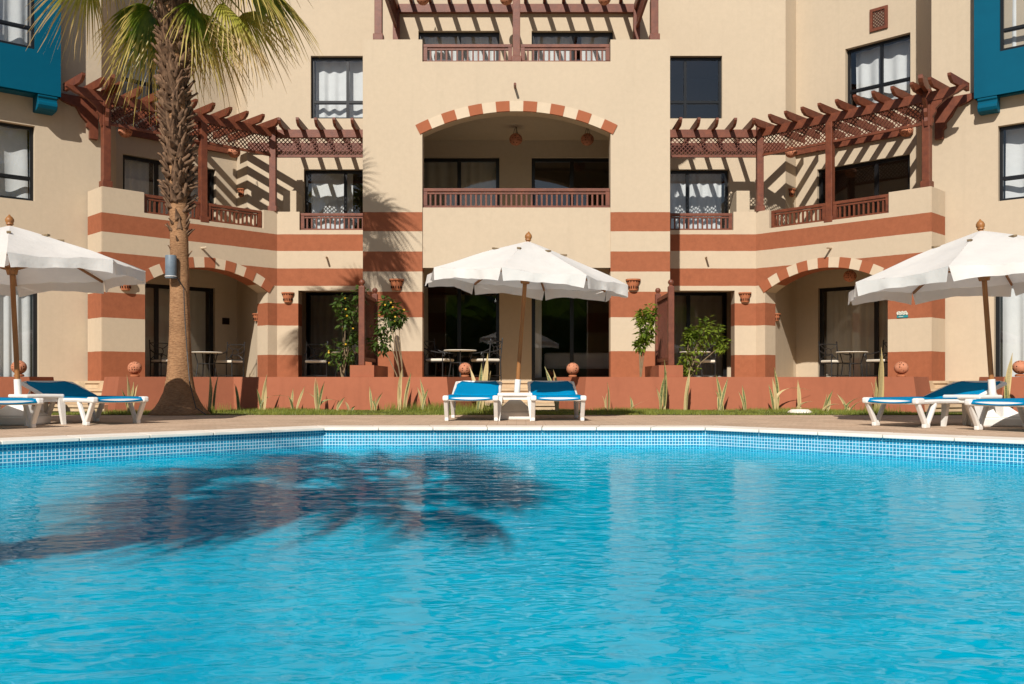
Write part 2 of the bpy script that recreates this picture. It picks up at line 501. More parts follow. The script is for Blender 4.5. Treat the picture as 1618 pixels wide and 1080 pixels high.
def m_trunk():
    m, t, out = nt('palm_trunk')
    vec = mapping(t, (9, 9, 42), 'pos'); n = noise(t, 1.7, 5, 0.7, vec, 0.3)
    vec2 = mapping(t, (1, 1, 1), 'pos'); n2 = noise(t, 3, 4, 0.6, vec2)
    c = ramp(t, n.outputs[0], [(0.3, (0.24, 0.12, 0.058)), (0.55, (0.42, 0.23, 0.115)), (0.75, (0.52, 0.31, 0.165))])
    sh = ramp(t, n2.outputs[0], [(0.3, 0.75), (0.7, 1.1)])
    col = mixc(t, 1.0, c.outputs[0], sh.outputs[0], 'MULTIPLY')
    nr = bump(t, n.outputs[0], 0.9, 0.03)
    pbsdf(t, out, col, 0.9, 0.15, nr)
    return m
M['trunk'] = m_trunk()
M['boot'] = simple('leaf_base_husk', (0.25, 0.15, 0.088), (0.06, 0.034, 0.022), 14, 0.9, 0.15, 0.5, 35, 'pos', (1, 1, 0.4))

def m_globe():
    m, t, out = nt('pierced_terracotta')
    vec = mapping(t, (1, 1, 1), 'Object')
    vo = t.nodes.new('ShaderNodeTexVoronoi'); vo.inputs['Scale'].default_value = 24.0; vo.inputs['Randomness'].default_value = 0.35; L(t, vec, vo.inputs['Vector'])
    k = ramp(t, vo.outputs['Distance'], [(0.24, 1.0), (0.29, 0.0)])
    n = noise(t, 14, 4, 0.6, vec); c = ramp(t, n.outputs[0], [(0.3, (0.44, 0.17, 0.09)), (0.7, (0.56, 0.24, 0.14))])
    col = mixc(t, k.outputs[0], c.outputs[0], (0.03, 0.012, 0.008))
    nr = bump(t, k.outputs[0], 0.8, 0.012); nr.node.invert = True
    pbsdf(t, out, col, 0.85, 0.15, nr); return m
M['globe'] = m_globe()

# ------------------------------------------------------------------ the setting: ground, pool, lawn
POOL = [(-2.20, 10.67), (2.16, 10.67), (4.60, 8.30), (5.22, 7.7), (5.22, -0.9), (-5.2, -0.9), (-5.2, 7.68), (-4.58, 8.30)]
WATER_Z = -0.19
FLOOR_Z = -0.50

def offset_poly(poly, d):
    n = len(poly); out = []
    cx = sum(p[0] for p in poly) / n; cy = sum(p[1] for p in poly) / n
    for i in range(n):
        a = Vector(poly[i - 1]); b = Vector(poly[i]); c = Vector(poly[(i + 1) % n])
        e1 = (b - a).normalized(); e2 = (c - b).normalized()
        n1 = Vector((e1.y, -e1.x)); n2 = Vector((e2.y, -e2.x))
        if n1.dot(b - Vector((cx, cy))) < 0: n1 = -n1
        if n2.dot(b - Vector((cx, cy))) < 0: n2 = -n2
        bis = (n1 + n2).normalized()
        out.append(tuple(b + bis * (d / max(0.3, bis.dot(n1)))))
    return out

def ring_sheet(name, inner, outer, z, mat):
    bm = bmesh.new()
    for loop in (inner, outer):
        vs = [bm.verts.new((p[0], p[1], z)) for p in loop]
        for i in range(len(vs)): bm.edges.new((vs[i], vs[(i + 1) % len(vs)]))
    bmesh.ops.triangle_fill(bm, edges=bm.edges, use_beauty=True)
    bmesh.ops.recalc_face_normals(bm, faces=bm.faces)
    me = bpy.data.meshes.new(name); bm.to_mesh(me); bm.free(); me.materials.append(mat)
    o = bpy.data.objects.new(name, me); COL.objects.link(o); return o

POOL_OUT = offset_poly(POOL, 0.42)
deck_outer = [(-14, 14.62), (-9, 14.62), (-3, 14.72), (3, 14.72), (9, 14.55), (14, 14.5), (40, 12), (40, -30), (-40, -30), (-40, 12)]
tag(ring_sheet('pool_deck', POOL_OUT, deck_outer, 0.0, M['deck']), kind='structure')
tag(ring_sheet('ground', offset_poly(POOL, 0.9), [(-600, -600), (600, -600), (600, 600), (-600, 600)], -0.02, M['bark_soil']), kind='structure')

b = MB()
steps_ = [(1.0, WATER_Z - 0.045), (0.93, WATER_Z - 0.09), (0.84, WATER_Z - 0.15), (0.72, WATER_Z - 0.22), (0.55, WATER_Z - 0.29), (0.3, FLOOR_Z - 0.04)]
rings_ = [[(p[0] * k, 4.5 + (p[1] - 4.5) * k, z) for p in POOL] for k, z in steps_]
for r in rings_: b.v += [Vector(q) for q in r]
n_ = len(POOL)
for k in range(len(rings_) - 1):
    for i in range(n_):
        a = k * n_ + i; c = k * n_ + (i + 1) % n_
        b.f.append([a, c, c + n_, a + n_]); b.m.append(0)
b.f.append([(len(rings_) - 1) * n_ + i for i in range(n_)]); b.m.append(0)
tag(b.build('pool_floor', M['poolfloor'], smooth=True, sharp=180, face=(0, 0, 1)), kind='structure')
b = MB(); uvs = []
acc = 0.0
for i in range(len(POOL)):
    p, q = Vector(POOL[i]), Vector(POOL[(i + 1) % len(POOL)])
    ln = (q - p).length
    b.quad((p.x, p.y, WATER_Z - 0.06), (q.x, q.y, WATER_Z - 0.06), (q.x, q.y, -0.005), (p.x, p.y, -0.005))
    uvs.append((acc, acc + ln)); acc += ln
pw = b.build('pool_wall', M['mosaic'])
uvl = pw.data.uv_layers.new(name='UVMap')
for pi, poly in enumerate(pw.data.polygons):
    p, q = Vector(POOL[pi]), Vector(POOL[(pi + 1) % len(POOL)])
    for li in poly.loop_indices:
        co = pw.data.vertices[pw.data.loops[li].vertex_index].co + pw.location
        s = (Vector((co.x, co.y)) - p).length
        uvl.data[li].uv = (uvs[pi][0] + s, co.z + 1.0)
tag(pw, kind='structure')
# water surface with real ripples (crests run mostly across the view), flat beyond the near end
rw = np.random.RandomState(12)
ys_ = [1.0]
while ys_[-1] < 10.665: ys_.append(ys_[-1] + 0.0055 + 0.0014 * ys_[-1])
ys_[-1] = 10.669; ys_ = np.array([-0.92, 0.2] + ys_)
uu = np.linspace(-1, 1, 680)
hw_ = np.minimum(5.2, 0.62 * np.maximum(ys_, 0) + 0.9)
GX = np.concatenate([np.full((len(ys_), 1), -5.24), hw_[:, None] * uu[None, :], np.full((len(ys_), 1), 5.24)], 1)
GY = np.repeat(ys_[:, None], GX.shape[1], 1)
GZ = np.zeros_like(GX)
calm = 0.78 + 0.36 * np.sin(GX * 0.55 + 1.0 + 0.8 * np.sin(GY * 0.5)) * np.sin(GY * 0.62 + 0.7 * np.sin(GX * 0.8 + 2))
w1 = [np.sin(GX * f + p) for f, p in ((0.5, 1.0), (1.1, 3.0), (1.7, 5.0))]
w2 = [np.sin(GY * f + p) for f, p in ((0.5, 2.0), (0.9, 4.0), (1.5, 0.5))]
for k in range(72):
    lam = 0.038 * (0.34 / 0.038) ** rw.rand()
    th = rw.normal(0.10, 0.45)
    kx, ky = 2 * np.pi / lam * np.sin(th), 2 * np.pi / lam * np.cos(th)
    slope = 0.0098 * rw.uniform(0.6, 1.4)
    ph = rw.uniform(0, 6.28) + 1.6 * rw.normal() * w1[k % 3] + 1.4 * rw.normal() * w2[(k // 3) % 3]
    GZ += slope * lam / (2 * np.pi) * np.sin(kx * GX + ky * GY + ph)
GZ = GZ * calm + WATER_Z
GZ[:2, :] = WATER_Z; GZ[:, 0] = WATER_Z; GZ[:, -1] = WATER_Z
nr_, nc_ = GX.shape
vv = np.stack([GX, GY, GZ], -1).reshape(-1, 3)
ii = (np.arange(nr_ - 1)[:, None] * nc_ + np.arange(nc_ - 1)[None, :]).reshape(-1)
ff = np.stack([ii, ii + 1, ii + nc_ + 1, ii + nc_], -1)
me = bpy.data.meshes.new('pool_water'); me.from_pydata(vv.tolist(), [], ff.tolist()); me.materials.append(M['water'])
me.polygons.foreach_set('use_smooth', [True] * len(me.polygons)); me.update()
pwo = bpy.data.objects.new('pool_water', me); COL.objects.link(pwo); tag(pwo, kind='structure')

# coping: single slabs round the edge, the nose overhanging the mosaic
cop = empty('pool_coping', (0, 10.7, 0), kind='structure')
for i in range(len(POOL)):
    p, q = Vector(POOL[i]), Vector(POOL[(i + 1) % len(POOL)])
    if i in (3, 4, 5): seg = 1.2
    else: seg = 0.62
    e = (q - p); ln = e.length; e.normalize(); nn = Vector((e.y, -e.x))
    if nn.dot(p - Vector((0, 4))) < 0: nn = -nn
    prv = Vector(POOL[i - 1]); nxt = Vector(POOL[(i + 2) % len(POOL)])
    pin = offset_poly(POOL, -0.05); pout = POOL_OUT
    a0, a1 = Vector(pin[i]), Vector(pin[(i + 1) % len(POOL)])
    b0, b1 = Vector(pout[i]), Vector(pout[(i + 1) % len(POOL)])
    n = max(1, round(ln / seg))
    for k in range(n):
        g = 0.004 / ln
        t0 = k / n + g; t1 = (k + 1) / n - g
        zt = 0.012 + random.uniform(-0.0015, 0.0015)
        q4 = [a0.lerp(a1, t0), a0.lerp(a1, t1), b0.lerp(b1, t1), b0.lerp(b1, t0)]
        m_ = MB(); m_.hexa([(c.x, c.y, -0.022) for c in q4] + [(c.x, c.y, zt) for c in q4])
        m_.build('coping_slab', M['coping'], cop, bevel=0.006)

# lawn strip between the deck and the terrace wall
lawn_out = [(-14, 14.6), (-9, 14.6), (-3, 14.7), (3, 14.7), (9, 14.53), (14, 14.48), (14, 19.5), (-14, 19.5)]
b = MB(); b.add([(p[0], p[1], 0.006) for p in lawn_out], [tuple(range(len(lawn_out)))])
tag(b.build('lawn', M['lawn_soil']), kind='structure')

# ------------------------------------------------------------------ the hotel
HOTEL = empty('hotel_building', (0, 20.0, 0), 'cream and terracotta striped hotel with arched loggias behind the pool', 'building')

class Fr:                                                  # a vertical plane: s along, n into the building, z up
    def __init__(s, A, B):
        s.A = Vector((A[0], A[1])); B = Vector((B[0], B[1]))
        s.len = (B - s.A).length; s.d = (B - s.A).normalized()
        s.n = Vector((s.d.y, -s.d.x))
        if s.n.dot((s.A + B) / 2) < 0: s.n = -s.n
    def P(s, a, n, z):
        p = s.A + s.d * a + s.n * n
        return Vector((p.x, p.y, z))

def arch_top(h, s):
    if not h.get('rise'): return h['z1']
    c = (h['s1'] - h['s0']) / 2; r = h['rise']; Rr = (c * c + r * r) / (2 * r); mid = (h['s0'] + h['s1']) / 2
    return h['z1'] + math.sqrt(max(0, Rr * Rr - (s - mid) ** 2)) - (Rr - r)

def wall(name, fr, z0, z1, th, holes, mat, parent, s_from=0.0, s_to=None, tops=None):
    """solid wall with rectangular or arched openings; tops: list of (s0,s1,ztop) overriding z1"""
    s_to = fr.len if s_to is None else s_to
    br = {s_from, s_to}
    for h in holes:
        br |= {h['s0'], h['s1']}
        if h.get('rise'):
            for k in range(1, 28): br.add(h['s0'] + (h['s1'] - h['s0']) * k / 28)
    for tp in (tops or []): br |= {tp[0], tp[1]}
    br = sorted(x for x in br if s_from - 1e-6 <= x <= s_to + 1e-6)
    m_ = MB(); lasttop = None
    for a, c in zip(br[:-1], br[1:]):
        if c - a < 1e-5: continue
        zt = z1
        for tp in (tops or []):
            if tp[0] <= a + 1e-6 and c <= tp[1] + 1e-6: zt = tp[2]
        act = sorted([h for h in holes if h['s0'] <= a + 1e-6 and c <= h['s1'] + 1e-6], key=lambda h: h['z0'])
        spans = []; lo = (z0, z0)
        for h in act:
            spans.append((lo, (h['z0'], h['z0']))); lo = (arch_top(h, a), arch_top(h, c))
        spans.append((lo, (zt, zt)))
        for (l0, l1), (h0, h1) in spans:
            if h0 - l0 < 1e-4 and h1 - l1 < 1e-4: continue
            for n_ in (0.0, th):
                m_.quad(fr.P(a, n_, l0), fr.P(c, n_, l1), fr.P(c, n_, h1), fr.P(a, n_, h0))
        for h in act:
            m_.quad(fr.P(a, 0, arch_top(h, a)), fr.P(c, 0, arch_top(h, c)), fr.P(c, th, arch_top(h, c)), fr.P(a, th, arch_top(h, a)))
            if h['z0'] > z0 + 1e-3:
                m_.quad(fr.P(a, 0, h['z0']), fr.P(c, 0, h['z0']), fr.P(c, th, h['z0']), fr.P(a, th, h['z0']))
        m_.quad(fr.P(a, 0, zt), fr.P(c, 0, zt), fr.P(c, th, zt), fr.P(a, th, zt))
        if lasttop is not None and abs(lasttop - zt) > 1e-4:
            m_.quad(fr.P(a, 0, lasttop), fr.P(a, th, lasttop), fr.P(a, th, zt), fr.P(a, 0, zt))
        lasttop = zt
        if a == br[0]: m_.quad(fr.P(a, 0, z0), fr.P(a, th, z0), fr.P(a, th, zt), fr.P(a, 0, zt))
        if c == br[-1]: m_.quad(fr.P(c, 0, z0), fr.P(c, th, z0), fr.P(c, th, zt), fr.P(c, 0, zt))
    for h in holes:
        for s_ in (h['s0'], h['s1']):
            m_.quad(fr.P(s_, 0, h['z0']), fr.P(s_, th, h['z0']), fr.P(s_, th, h['z1']), fr.P(s_, 0, h['z1']))
    return m_.build(name, mat, parent)

def hole(s0, s1, z0, z1, rise=0.0):
    if s0 > s1: s0, s1 = s1, s0
    return dict(s0=s0, s1=s1, z0=z0, z1=z1, rise=rise)

def voussoirs(fr, h, n, t, parent, first_red=True, proud=0.022):
    c = (h['s1'] - h['s0']) / 2; r = h['rise']; Rr = (c * c + r * r) / (2 * r)
    mid = (h['s0'] + h['s1']) / 2; zc = h['z1'] + r - Rr
    a1 = math.asin(c / Rr) + 0.012
    for k in range(n):
        red = (k % 2 == 0) == first_red
        p0 = -a1 + 2 * a1 * k / n; p1 = -a1 + 2 * a1 * (k + 1) / n
        pts = []
        pr = proud if red else proud * 0.55
        rin, rout = Rr - 0.002, Rr + t
        for q in range(5):
            a = p0 + (p1 - p0) * q / 4; pts.append((mid + rin * math.sin(a), zc + rin * math.cos(a)))
        for q in range(5):
            a = p1 + (p0 - p1) * q / 4; pts.append((mid + rout * math.sin(a), zc + rout * math.cos(a)))
        m_ = MB(); m_.prism([fr.P(s, -pr, z) for s, z in pts], fr.P(0, 0.03 + pr, 0) - fr.P(0, 0, 0))
        m_.build('voussoir', M['vous_red'] if red else M['vous_cream'], parent)

def curtain(fr, s0, s1, z0, z1, n, parent, mat, seed, fold=0.27):
    rnd = random.Random(seed); fold = rnd.choice([0.19, 0.26, 0.34, 0.42])
    m_ = MB(); cols = max(8, int(abs(s1 - s0) / 0.022)); rows = 5
    ph = rnd.uniform(0, 6); k = len(m_.v)
    for i in range(cols + 1):
        s = s0 + (s1 - s0) * i / cols
        w = math.sin(2 * math.pi * s / fold + ph + 0.9 * math.sin(s * 5 + ph)) + 0.5 * math.sin(2 * math.pi * s / (fold * 2.3) + ph * 2)
        for j in range(rows + 1):
            z = z0 + (z1 - z0) * j / rows
            amp = 0.016 + 0.05 * fold * (1.3 - j / rows)
            m_.v.append(fr.P(s + 0.012 * w * (1 - j / rows), n + amp * w, z))
    for i in range(cols):
        for j in range(rows):
            a = k + i * (rows + 1) + j
            m_.f.append([a, a + rows + 1, a + rows + 2, a + 1]); m_.m.append(0)
    return m_.build('curtain', mat, parent, smooth=True, sharp=180)

def glazing(name, fr, s0, s1, z0, z1, n, parent, mull=(), trans=(), curtains=(), fw=0.075, cz=None, room=2.2, cm='curtain', seed=1, roommat=None, fd=0.07):
    """black aluminium frame with panes and curtains; n = depth of the frame behind the wall face"""
    if s0 > s1: s0, s1 = s1, s0
    f = MB()
    def rb(a, c, z0_, z1_, n0=0.0, n1=fd):
        f.hexa([fr.P(a, n + n0, z0_), fr.P(c, n + n0, z0_), fr.P(c, n + n1, z0_), fr.P(a, n + n1, z0_),
                fr.P(a, n + n0, z1_), fr.P(c, n + n0, z1_), fr.P(c, n + n1, z1_), fr.P(a, n + n1, z1_)])
    rb(s0, s0 + fw, z0, z1); rb(s1 - fw, s1, z0, z1)
    rb(s0 + fw, s1 - fw, z1 - fw, z1); rb(s0 + fw, s1 - fw, z0, z0 + fw)
    ml = sorted(mull); tl = sorted(trans)
    for s in ml: rb(s - fw * 0.55, s + fw * 0.55, z0 + fw, z1 - fw, 0.006, fd - 0.004)
    edges = [s0 + fw] + ml + [s1 - fw]
    zed = [z0 + fw] + tl + [z1 - fw]
    for z in tl:
        for a, c in zip(edges[:-1], edges[1:]):
            o1 = fw * 0.55 if a in ml else 0; o2 = fw * 0.55 if c in ml else 0
            rb(a + o1, c - o2, z - fw * 0.5, z + fw * 0.5, 0.003, fd - 0.002)
            rb(a + o1 + 0.01, c - o2 - 0.01, z - fw * 0.85, z - fw * 0.5 - 0.004, 0.02, fd - 0.01)
    w = f.build(name, M['black_frame'], parent)
    for a, c in zip(edges[:-1], edges[1:]):
        for za, zb in zip(zed[:-1], zed[1:]):
            p = MB(); o = 0.004
            p.hexa([fr.P(a - o, n + 0.030, za - o), fr.P(c + o, n + 0.030, za - o), fr.P(c + o, n + 0.031, za - o), fr.P(a - o, n + 0.031, za - o),
                    fr.P(a - o, n + 0.030, zb + o), fr.P(c + o, n + 0.030, zb + o), fr.P(c + o, n + 0.031, zb + o), fr.P(a - o, n + 0.031, zb + o)])
            p = MB(); p.quad(fr.P(a - o, n + 0.030, za - o), fr.P(c + o, n + 0.030, za - o), fr.P(c + o, n + 0.030, zb + o), fr.P(a - o, n + 0.030, zb + o))
            p.build('pane', M['glass'], w, face=(-fr.n.x, -fr.n.y, 0))
    for i, cu in enumerate(curtains):
        curtain(fr, cu[0], cu[1], z0 + 0.02, (cz or z1) - 0.02, n + 0.27, w, M[cu[2] if len(cu) > 2 else cm], seed * 7 + i)
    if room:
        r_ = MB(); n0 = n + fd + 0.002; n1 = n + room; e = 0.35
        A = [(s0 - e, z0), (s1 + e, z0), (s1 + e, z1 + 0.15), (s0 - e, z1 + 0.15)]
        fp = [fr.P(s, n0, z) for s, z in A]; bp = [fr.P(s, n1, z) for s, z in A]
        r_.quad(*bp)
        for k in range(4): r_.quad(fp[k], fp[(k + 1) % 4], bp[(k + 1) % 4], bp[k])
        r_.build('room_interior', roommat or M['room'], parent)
    return w

def slab(name, poly, z0, z1, mat, parent=None):
    m_ = MB(); m_.prism([(p[0], p[1], z0) for p in poly], (0, 0, z1 - z0))
    return m_.build(name, mat, parent)

BALUSTER = None
def balustrade(a, c, z0, z1, parent, step=0.108):
    global BALUSTER
    a, c = Vector((a[0], a[1])), Vector((c[0], c[1])); d = (c - a); ln = d.length; d.normalize()
    ang = math.atan2(d.y, d.x)
    m_ = MB(); m_.bar((a.x, a.y, z1 - 0.035), (c.x, c.y, z1 - 0.035), 0.095, 0.07)
    rail = m_.build('balustrade', M['wood'], parent, bevel=0.008)
    m_ = MB(); m_.bar((a.x, a.y, z0 + 0.025), (c.x, c.y, z0 + 0.025), 0.07, 0.05); m_.build('bottom_rail', M['wood'], rail)
    m_ = MB(); m_.bar((a.x, a.y, z1 - 0.105), (c.x, c.y, z1 - 0.105), 0.055, 0.035); m_.build('under_rail', M['wood'], rail)
    for p in (a + d * 0.045, c - d * 0.045):
        m_ = MB(); m_.bar((p.x, p.y, z0 + 0.051), (p.x, p.y, z1 - 0.071), 0.085, 0.085, up=(d.x, d.y, 0)); m_.build('end_post', M['wood'], rail)
    n = max(2, int((ln - 0.2) / step)); h = z1 - z0 - 0.173
    for k in range(n):
        p = a + d * (0.1 + (ln - 0.2) * (k + 0.5) / n)
        if BALUSTER is None:
            m_ = MB(); m_.box(-0.019, 0.019, -0.019, 0.019, 0, 1.0)
            BALUSTER = m_.build('baluster', M['wood'], rail, origin=(0, 0, 0))
            o = BALUSTER; o.location = Vector((p.x, p.y, z0 + 0.05)) - wloc(rail)
            o.rotation_euler = (0, 0, ang); o.scale = (1, 1, h)
        else:
            inst(BALUSTER, 'baluster', rail, (p.x, p.y, z0 + 0.05), (0, 0, ang), (1, 1, h))
    return rail

TF = 0.53          # terrace floor
F2, F3, RT = 3.65, 6.78, 11.2
CROWN_TOP = 7.82

# ---- centre block, front plane Y = 20
cf = Fr((-3.28, 20.0), (3.28, 20.0))
for sx in (-1, 1):
    x0, x1 = sorted((sx * 2.01, sx * 3.28))
    f_ = Fr((x0, 20.0), (x1, 20.0))
    wall('pillar_wall', f_, 0, 4.24, 0.35, [], M['stripe'], HOTEL)
arch_c = hole(3.28 - 2.01, 3.28 + 2.01, 4.24, 5.82, 0.47)
wall('front_wall', cf, 4.24, 7.35, 0.35, [arch_c], M['cream'], HOTEL, tops=[(0, 3.28 - 2.01, CROWN_TOP), (3.28 + 2.01, 6.56, CROWN_TOP)])
voussoirs(cf, arch_c, 15, 0.215, HOTEL)
pf = Fr((-2.01, 20.035), (2.01, 20.035))
wall('parapet_panel', pf, 2.95, 4.238, 0.28, [], M['cream'], HOTEL)
for sx in (-1, 1):                                          # flanks of the block
    m_ = MB(); x0, x1 = sorted((sx * 3.10, sx * 3.278)); m_.box(x0, x1, 20.352, 24.6, 0, CROWN_TOP - 0.003); m_.build('flank_wall', M['stripe'], HOTEL)
    m_ = MB(); x0, x1 = sorted((sx * 3.04, sx * 3.099)); m_.box(x0, x1, 20.352, 23.2, TF, 7.0); m_.build('loggia_lining', M['cream'], HOTEL)
slab('loggia_ceiling', [(-3.04, 20.352), (3.04, 20.352), (3.04, 23.2), (-3.04, 23.2)], 6.49, F3, M['cream'], HOTEL)
slab('loggia_floor', [(-3.04, 20.352), (3.04, 20.352), (3.04, 23.2), (-3.04, 23.2)], 3.36, F2, M['cream'], HOTEL)
bf = Fr((-3.3, 23.2), (3.3, 23.2))
def bs(px): return (px - 816.0) / 63.8 + 3.3
dl = [(bs(661), bs(789), bs(725)), (bs(840), bs(969), bs(904))]
hs = []
for (a, c, mm) in dl:
    hs += [hole(a, c, TF, 2.95), hole(a, c, F2, 6.07), hole(a, c, F3, 9.2)]
wall('back_wall', bf, 0, RT, 0.3, hs, M['cream'], HOTEL)
for lv, (z0, z1) in enumerate(((TF, 2.95), (F2, 6.07), (F3, 9.2))):
    for di, (a, c, mm) in enumerate(dl):
        cu = []
        if lv == 0: cu = [(a + 0.06, a + 0.2, 'curtain_beige')] if di == 0 else [(a + 0.1, a + 0.26, 'curtain')]
        if lv == 1: cu = [(a + 0.05, c - 0.05, 'curtain_beige')] if di == 0 else []
        if lv == 2: cu = [(a + 0.05, c - 0.05, 'curtain')] if di == 0 else [(a + 0.05, mm + 0.0, 'curtain'), (mm + 0.25, c - 0.05, 'curtain')]
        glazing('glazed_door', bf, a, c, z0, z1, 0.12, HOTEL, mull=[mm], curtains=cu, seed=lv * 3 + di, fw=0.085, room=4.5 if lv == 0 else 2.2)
balustrade((-2.0, 20.12), (2.0, 20.12), 4.24, 4.66, HOTEL)
balustrade((-2.0, 20.12), (-0.09, 20.12), 7.35, 7.75, HOTEL)
balustrade((0.09, 20.12), (2.0, 20.12), 7.35, 7.75, HOTEL)

# ---- the two recesses and angled wings, mirrored about the middle
C1 = (5.89, 23.05); C2 = (8.86, 20.0); C3 = (9.42, 20.58)
U0 = (7.04, 24.5); U1 = (7.45, 24.95); U2 = (9.70, 22.70); E0 = (9.23, 20.83)
EDIR = Vector((0.766, -0.643))
def mir(p, s): return (p[0] * s, p[1])
for sx in (-1, 1):
    side = 'l' if sx < 0 else 'r'
    # recess wall of the ground floor with its terrace door
    f1 = Fr(mir((3.279, 23.05), sx), mir(C1, sx))
    h1 = hole(3.40 - 3.279, 5.37 - 3.279, TF, 2.75)
    wall('recess_wall', f1, 0, 4.24, 0.40, [h1], M['stripe'], HOTEL, tops=[(5.34 - 3.279, f1.len, 4.69)])
    fg = Fr(mir((3.0, 25.5), sx), mir((6.3, 25.5), sx)); hg = hole(3.62 - 3.0, 5.74 - 3.0, TF, 2.95)
    wall('porch_back_wall', fg, 0, 3.40, 0.25, [hg], M['cream'], HOTEL)
    glazing('terrace_door', fg, hg['s0'], hg['s1'], TF, 2.95, 0.08, HOTEL, mull=[1.7], curtains=[(1.0, 2.68, 'curtain_beige')], seed=21 + sx, room=1.6, fw=0.09)
    fs_ = Fr(mir((5.98, 23.46), sx), mir((5.98, 25.49), sx)); wall('porch_side_wall', fs_, 0, 3.40, 0.1, [], M['cream'], HOTEL)
    x0, x1 = sorted((sx * 3.28, sx * 6.2)); slab('porch_ceiling', [(x0, 24.5), (x1, 24.5), (x1, 25.5), (x0, 25.5)], 3.40, 3.6, M['cream'], HOTEL)
    m_ = MB(); x0, x1 = sorted((sx * 5.58, sx * 5.92)); m_.box(x0, x1, 23.75, 24.49, F2, 5.35); m_.build('balcony_divider', M['cream'], HOTEL, bevel=0.015)
    balustrade(mir((3.3, 23.17), sx), mir((5.33, 23.17), sx), 4.24, 4.67, HOTEL)
    # angled wing with the porch arch
    f2 = Fr(mir(C1, sx), mir(C2, sx))
    ha = hole(0.26, 3.31, TF, 2.70, 0.46)
    wall('wing_wall', f2, 0, 4.24, 0.48, [ha], M['stripe'], HOTEL, s_from=0.0, s_to=f2.len - 0.012, tops=[(0, 0.37, 4.69), (3.33, f2.len, 4.69)])
    voussoirs(f2, ha, 13, 0.235, HOTEL)
    f3 = Fr(mir(C2, sx), mir(C3, sx))
    wall('wing_end_wall', f3, 0, 4.687, 0.4, [], M['stripe'], HOTEL, s_from=0.012)
    pm = f2.P(1.90, 0.1, 0)
    pe0 = f2.P(0.39, 0.1, 0); pe1 = f2.P(3.32, 0.1, 0)
    g = f2.d * 0.09
    balustrade(pe0, (pm.x - g.x, pm.y - g.y), 4.24, 4.67, HOTEL)
    balustrade((pm.x + g.x, pm.y + g.y), pe1, 4.24, 4.67, HOTEL)
    # floor slab of the balcony, ceiling of the porch
    poly = [mir(p, sx) for p in ((3.28, 23.62), (5.9, 23.62), (6.5, 23.1), (9.0, 20.5), E0, (9.6, 22.7), (7.45, 24.9), (7.04, 24.48), (3.28, 24.48))]
    slab('balcony_floor', poly, 3.40, F2, M['cream'], HOTEL)
    # upper walls
    fu = Fr(mir((3.0, 24.5), sx), mir(U0, sx))
    wu = [hole(3.44 - 3.0, 5.56 - 3.0, F2, 6.06), hole(3.5 - 3.0, 5.38 - 3.0, 7.39, 9.03)]
    wall('upper_recess_wall', fu, F2 - 0.3, RT, 0.3, wu, M['cream'], HOTEL)
    glazing('balcony_door', fu, wu[0]['s0'], wu[0]['s1'], F2, 6.06, 0.14, HOTEL, mull=[1.5], curtains=[(1.35 if sx < 0 else 0.6, 2.45, 'curtain')], seed=31 + sx)
    cu = [(0.55, 2.33, 'curtain')] if sx < 0 else []
    glazing('casement_window', fu, wu[1]['s0'], wu[1]['s1'], 7.39, 9.03, 0.13, HOTEL, mull=[1.44], trans=[7.86], curtains=cu, seed=41 + sx, fw=0.065)
    fj = Fr(mir(U0, sx), mir(U1, sx)); wall('corner_wall', fj, 0, RT, 0.2, [], M['cream'], HOTEL)
    fw_ = Fr(mir(U1, sx), mir(U2, sx))
    hw = [hole(0.62, 3.02, TF, 2.95), hole(0.60, 3.02, F2, 6.06), hole(1.37, 3.03, 7.45, 9.02)]
    wall('upper_wing_wall', fw_, 0, RT, 0.3, hw, M['cream'], HOTEL)
    glazing('porch_door', fw_, 0.62, 3.02, TF, 2.95, 0.1, HOTEL, mull=[2.13], curtains=[(0.7, 2.95, 'curtain_beige')], seed=51 + sx, fw=0.095, room=1.2)
    glazing('balcony_door', fw_, 0.60, 3.02, F2, 6.06, 0.1, HOTEL, mull=[2.13], curtains=[(2.2, 2.95), (0.9, 2.1)] if sx < 0 else [], seed=61 + sx, fw=0.085, room=1.4)
    glazing('casement_window', fw_, 1.37, 3.03, 7.45, 9.02, 0.14, HOTEL, mull=[2.25], trans=[7.95], curtains=[(1.45, 2.97)], seed=71 + sx, fw=0.065, room=1.2)
    fr_ = Fr(mir(U2, sx), mir(E0, sx)); wall('return_wall', fr_, 0, RT, 0.18, [], M['cream'], HOTEL)
    # porch side walls
    a = f2.P(0.24, 0.485, 0)
    fa = Fr((a.x, a.y), mir((7.36, 24.86), sx)); wall('porch_side_wall', fa, 0, 3.40, 0.12, [], M['cream'], HOTEL)
    a = f2.P(3.34, 0.485, 0)
    fa = Fr((a.x, a.y), mir((9.66, 22.6), sx)); wall('porch_side_wall', fa, 0, 3.40, 0.1, [], M['cream'], HOTEL)
    # end wall with window, door and blue bay
    E1 = (E0[0] + EDIR.x * 7, E0[1] + EDIR.y * 7)
    fe = Fr(mir(E0, sx), mir(E1, sx))
    he = [hole(1.27, 3.4, TF, 2.85), hole(1.35, 3.2, 4.36, 5.96)]
    wall('end_wall', fe, 0, RT, 0.3, he, M['cream'], HOTEL)
    glazing('terrace_door', fe, 1.27, 3.4, TF, 2.85, 0.14, HOTEL, mull=[2.3], curtains=[(1.35, 3.3)], seed=81 + sx, fw=0.08)
    glazing('casement_window', fe, 1.35, 3.2, 4.36, 5.96, 0.13, HOTEL, mull=[2.28], trans=[4.86], curtains=[(1.42, 2.2), (2.35, 3.15)], seed=91 + sx, fw=0.065)
    dep = 0.46 if sx < 0 else 0.30
    a = fe.P(0.95, -dep, 0); c = fe.P(4.2, -dep, 0)
    fb = Fr((a.x, a.y), (c.x, c.y))
    hb = hole(0.50, 2.3, 7.45, 9.1)
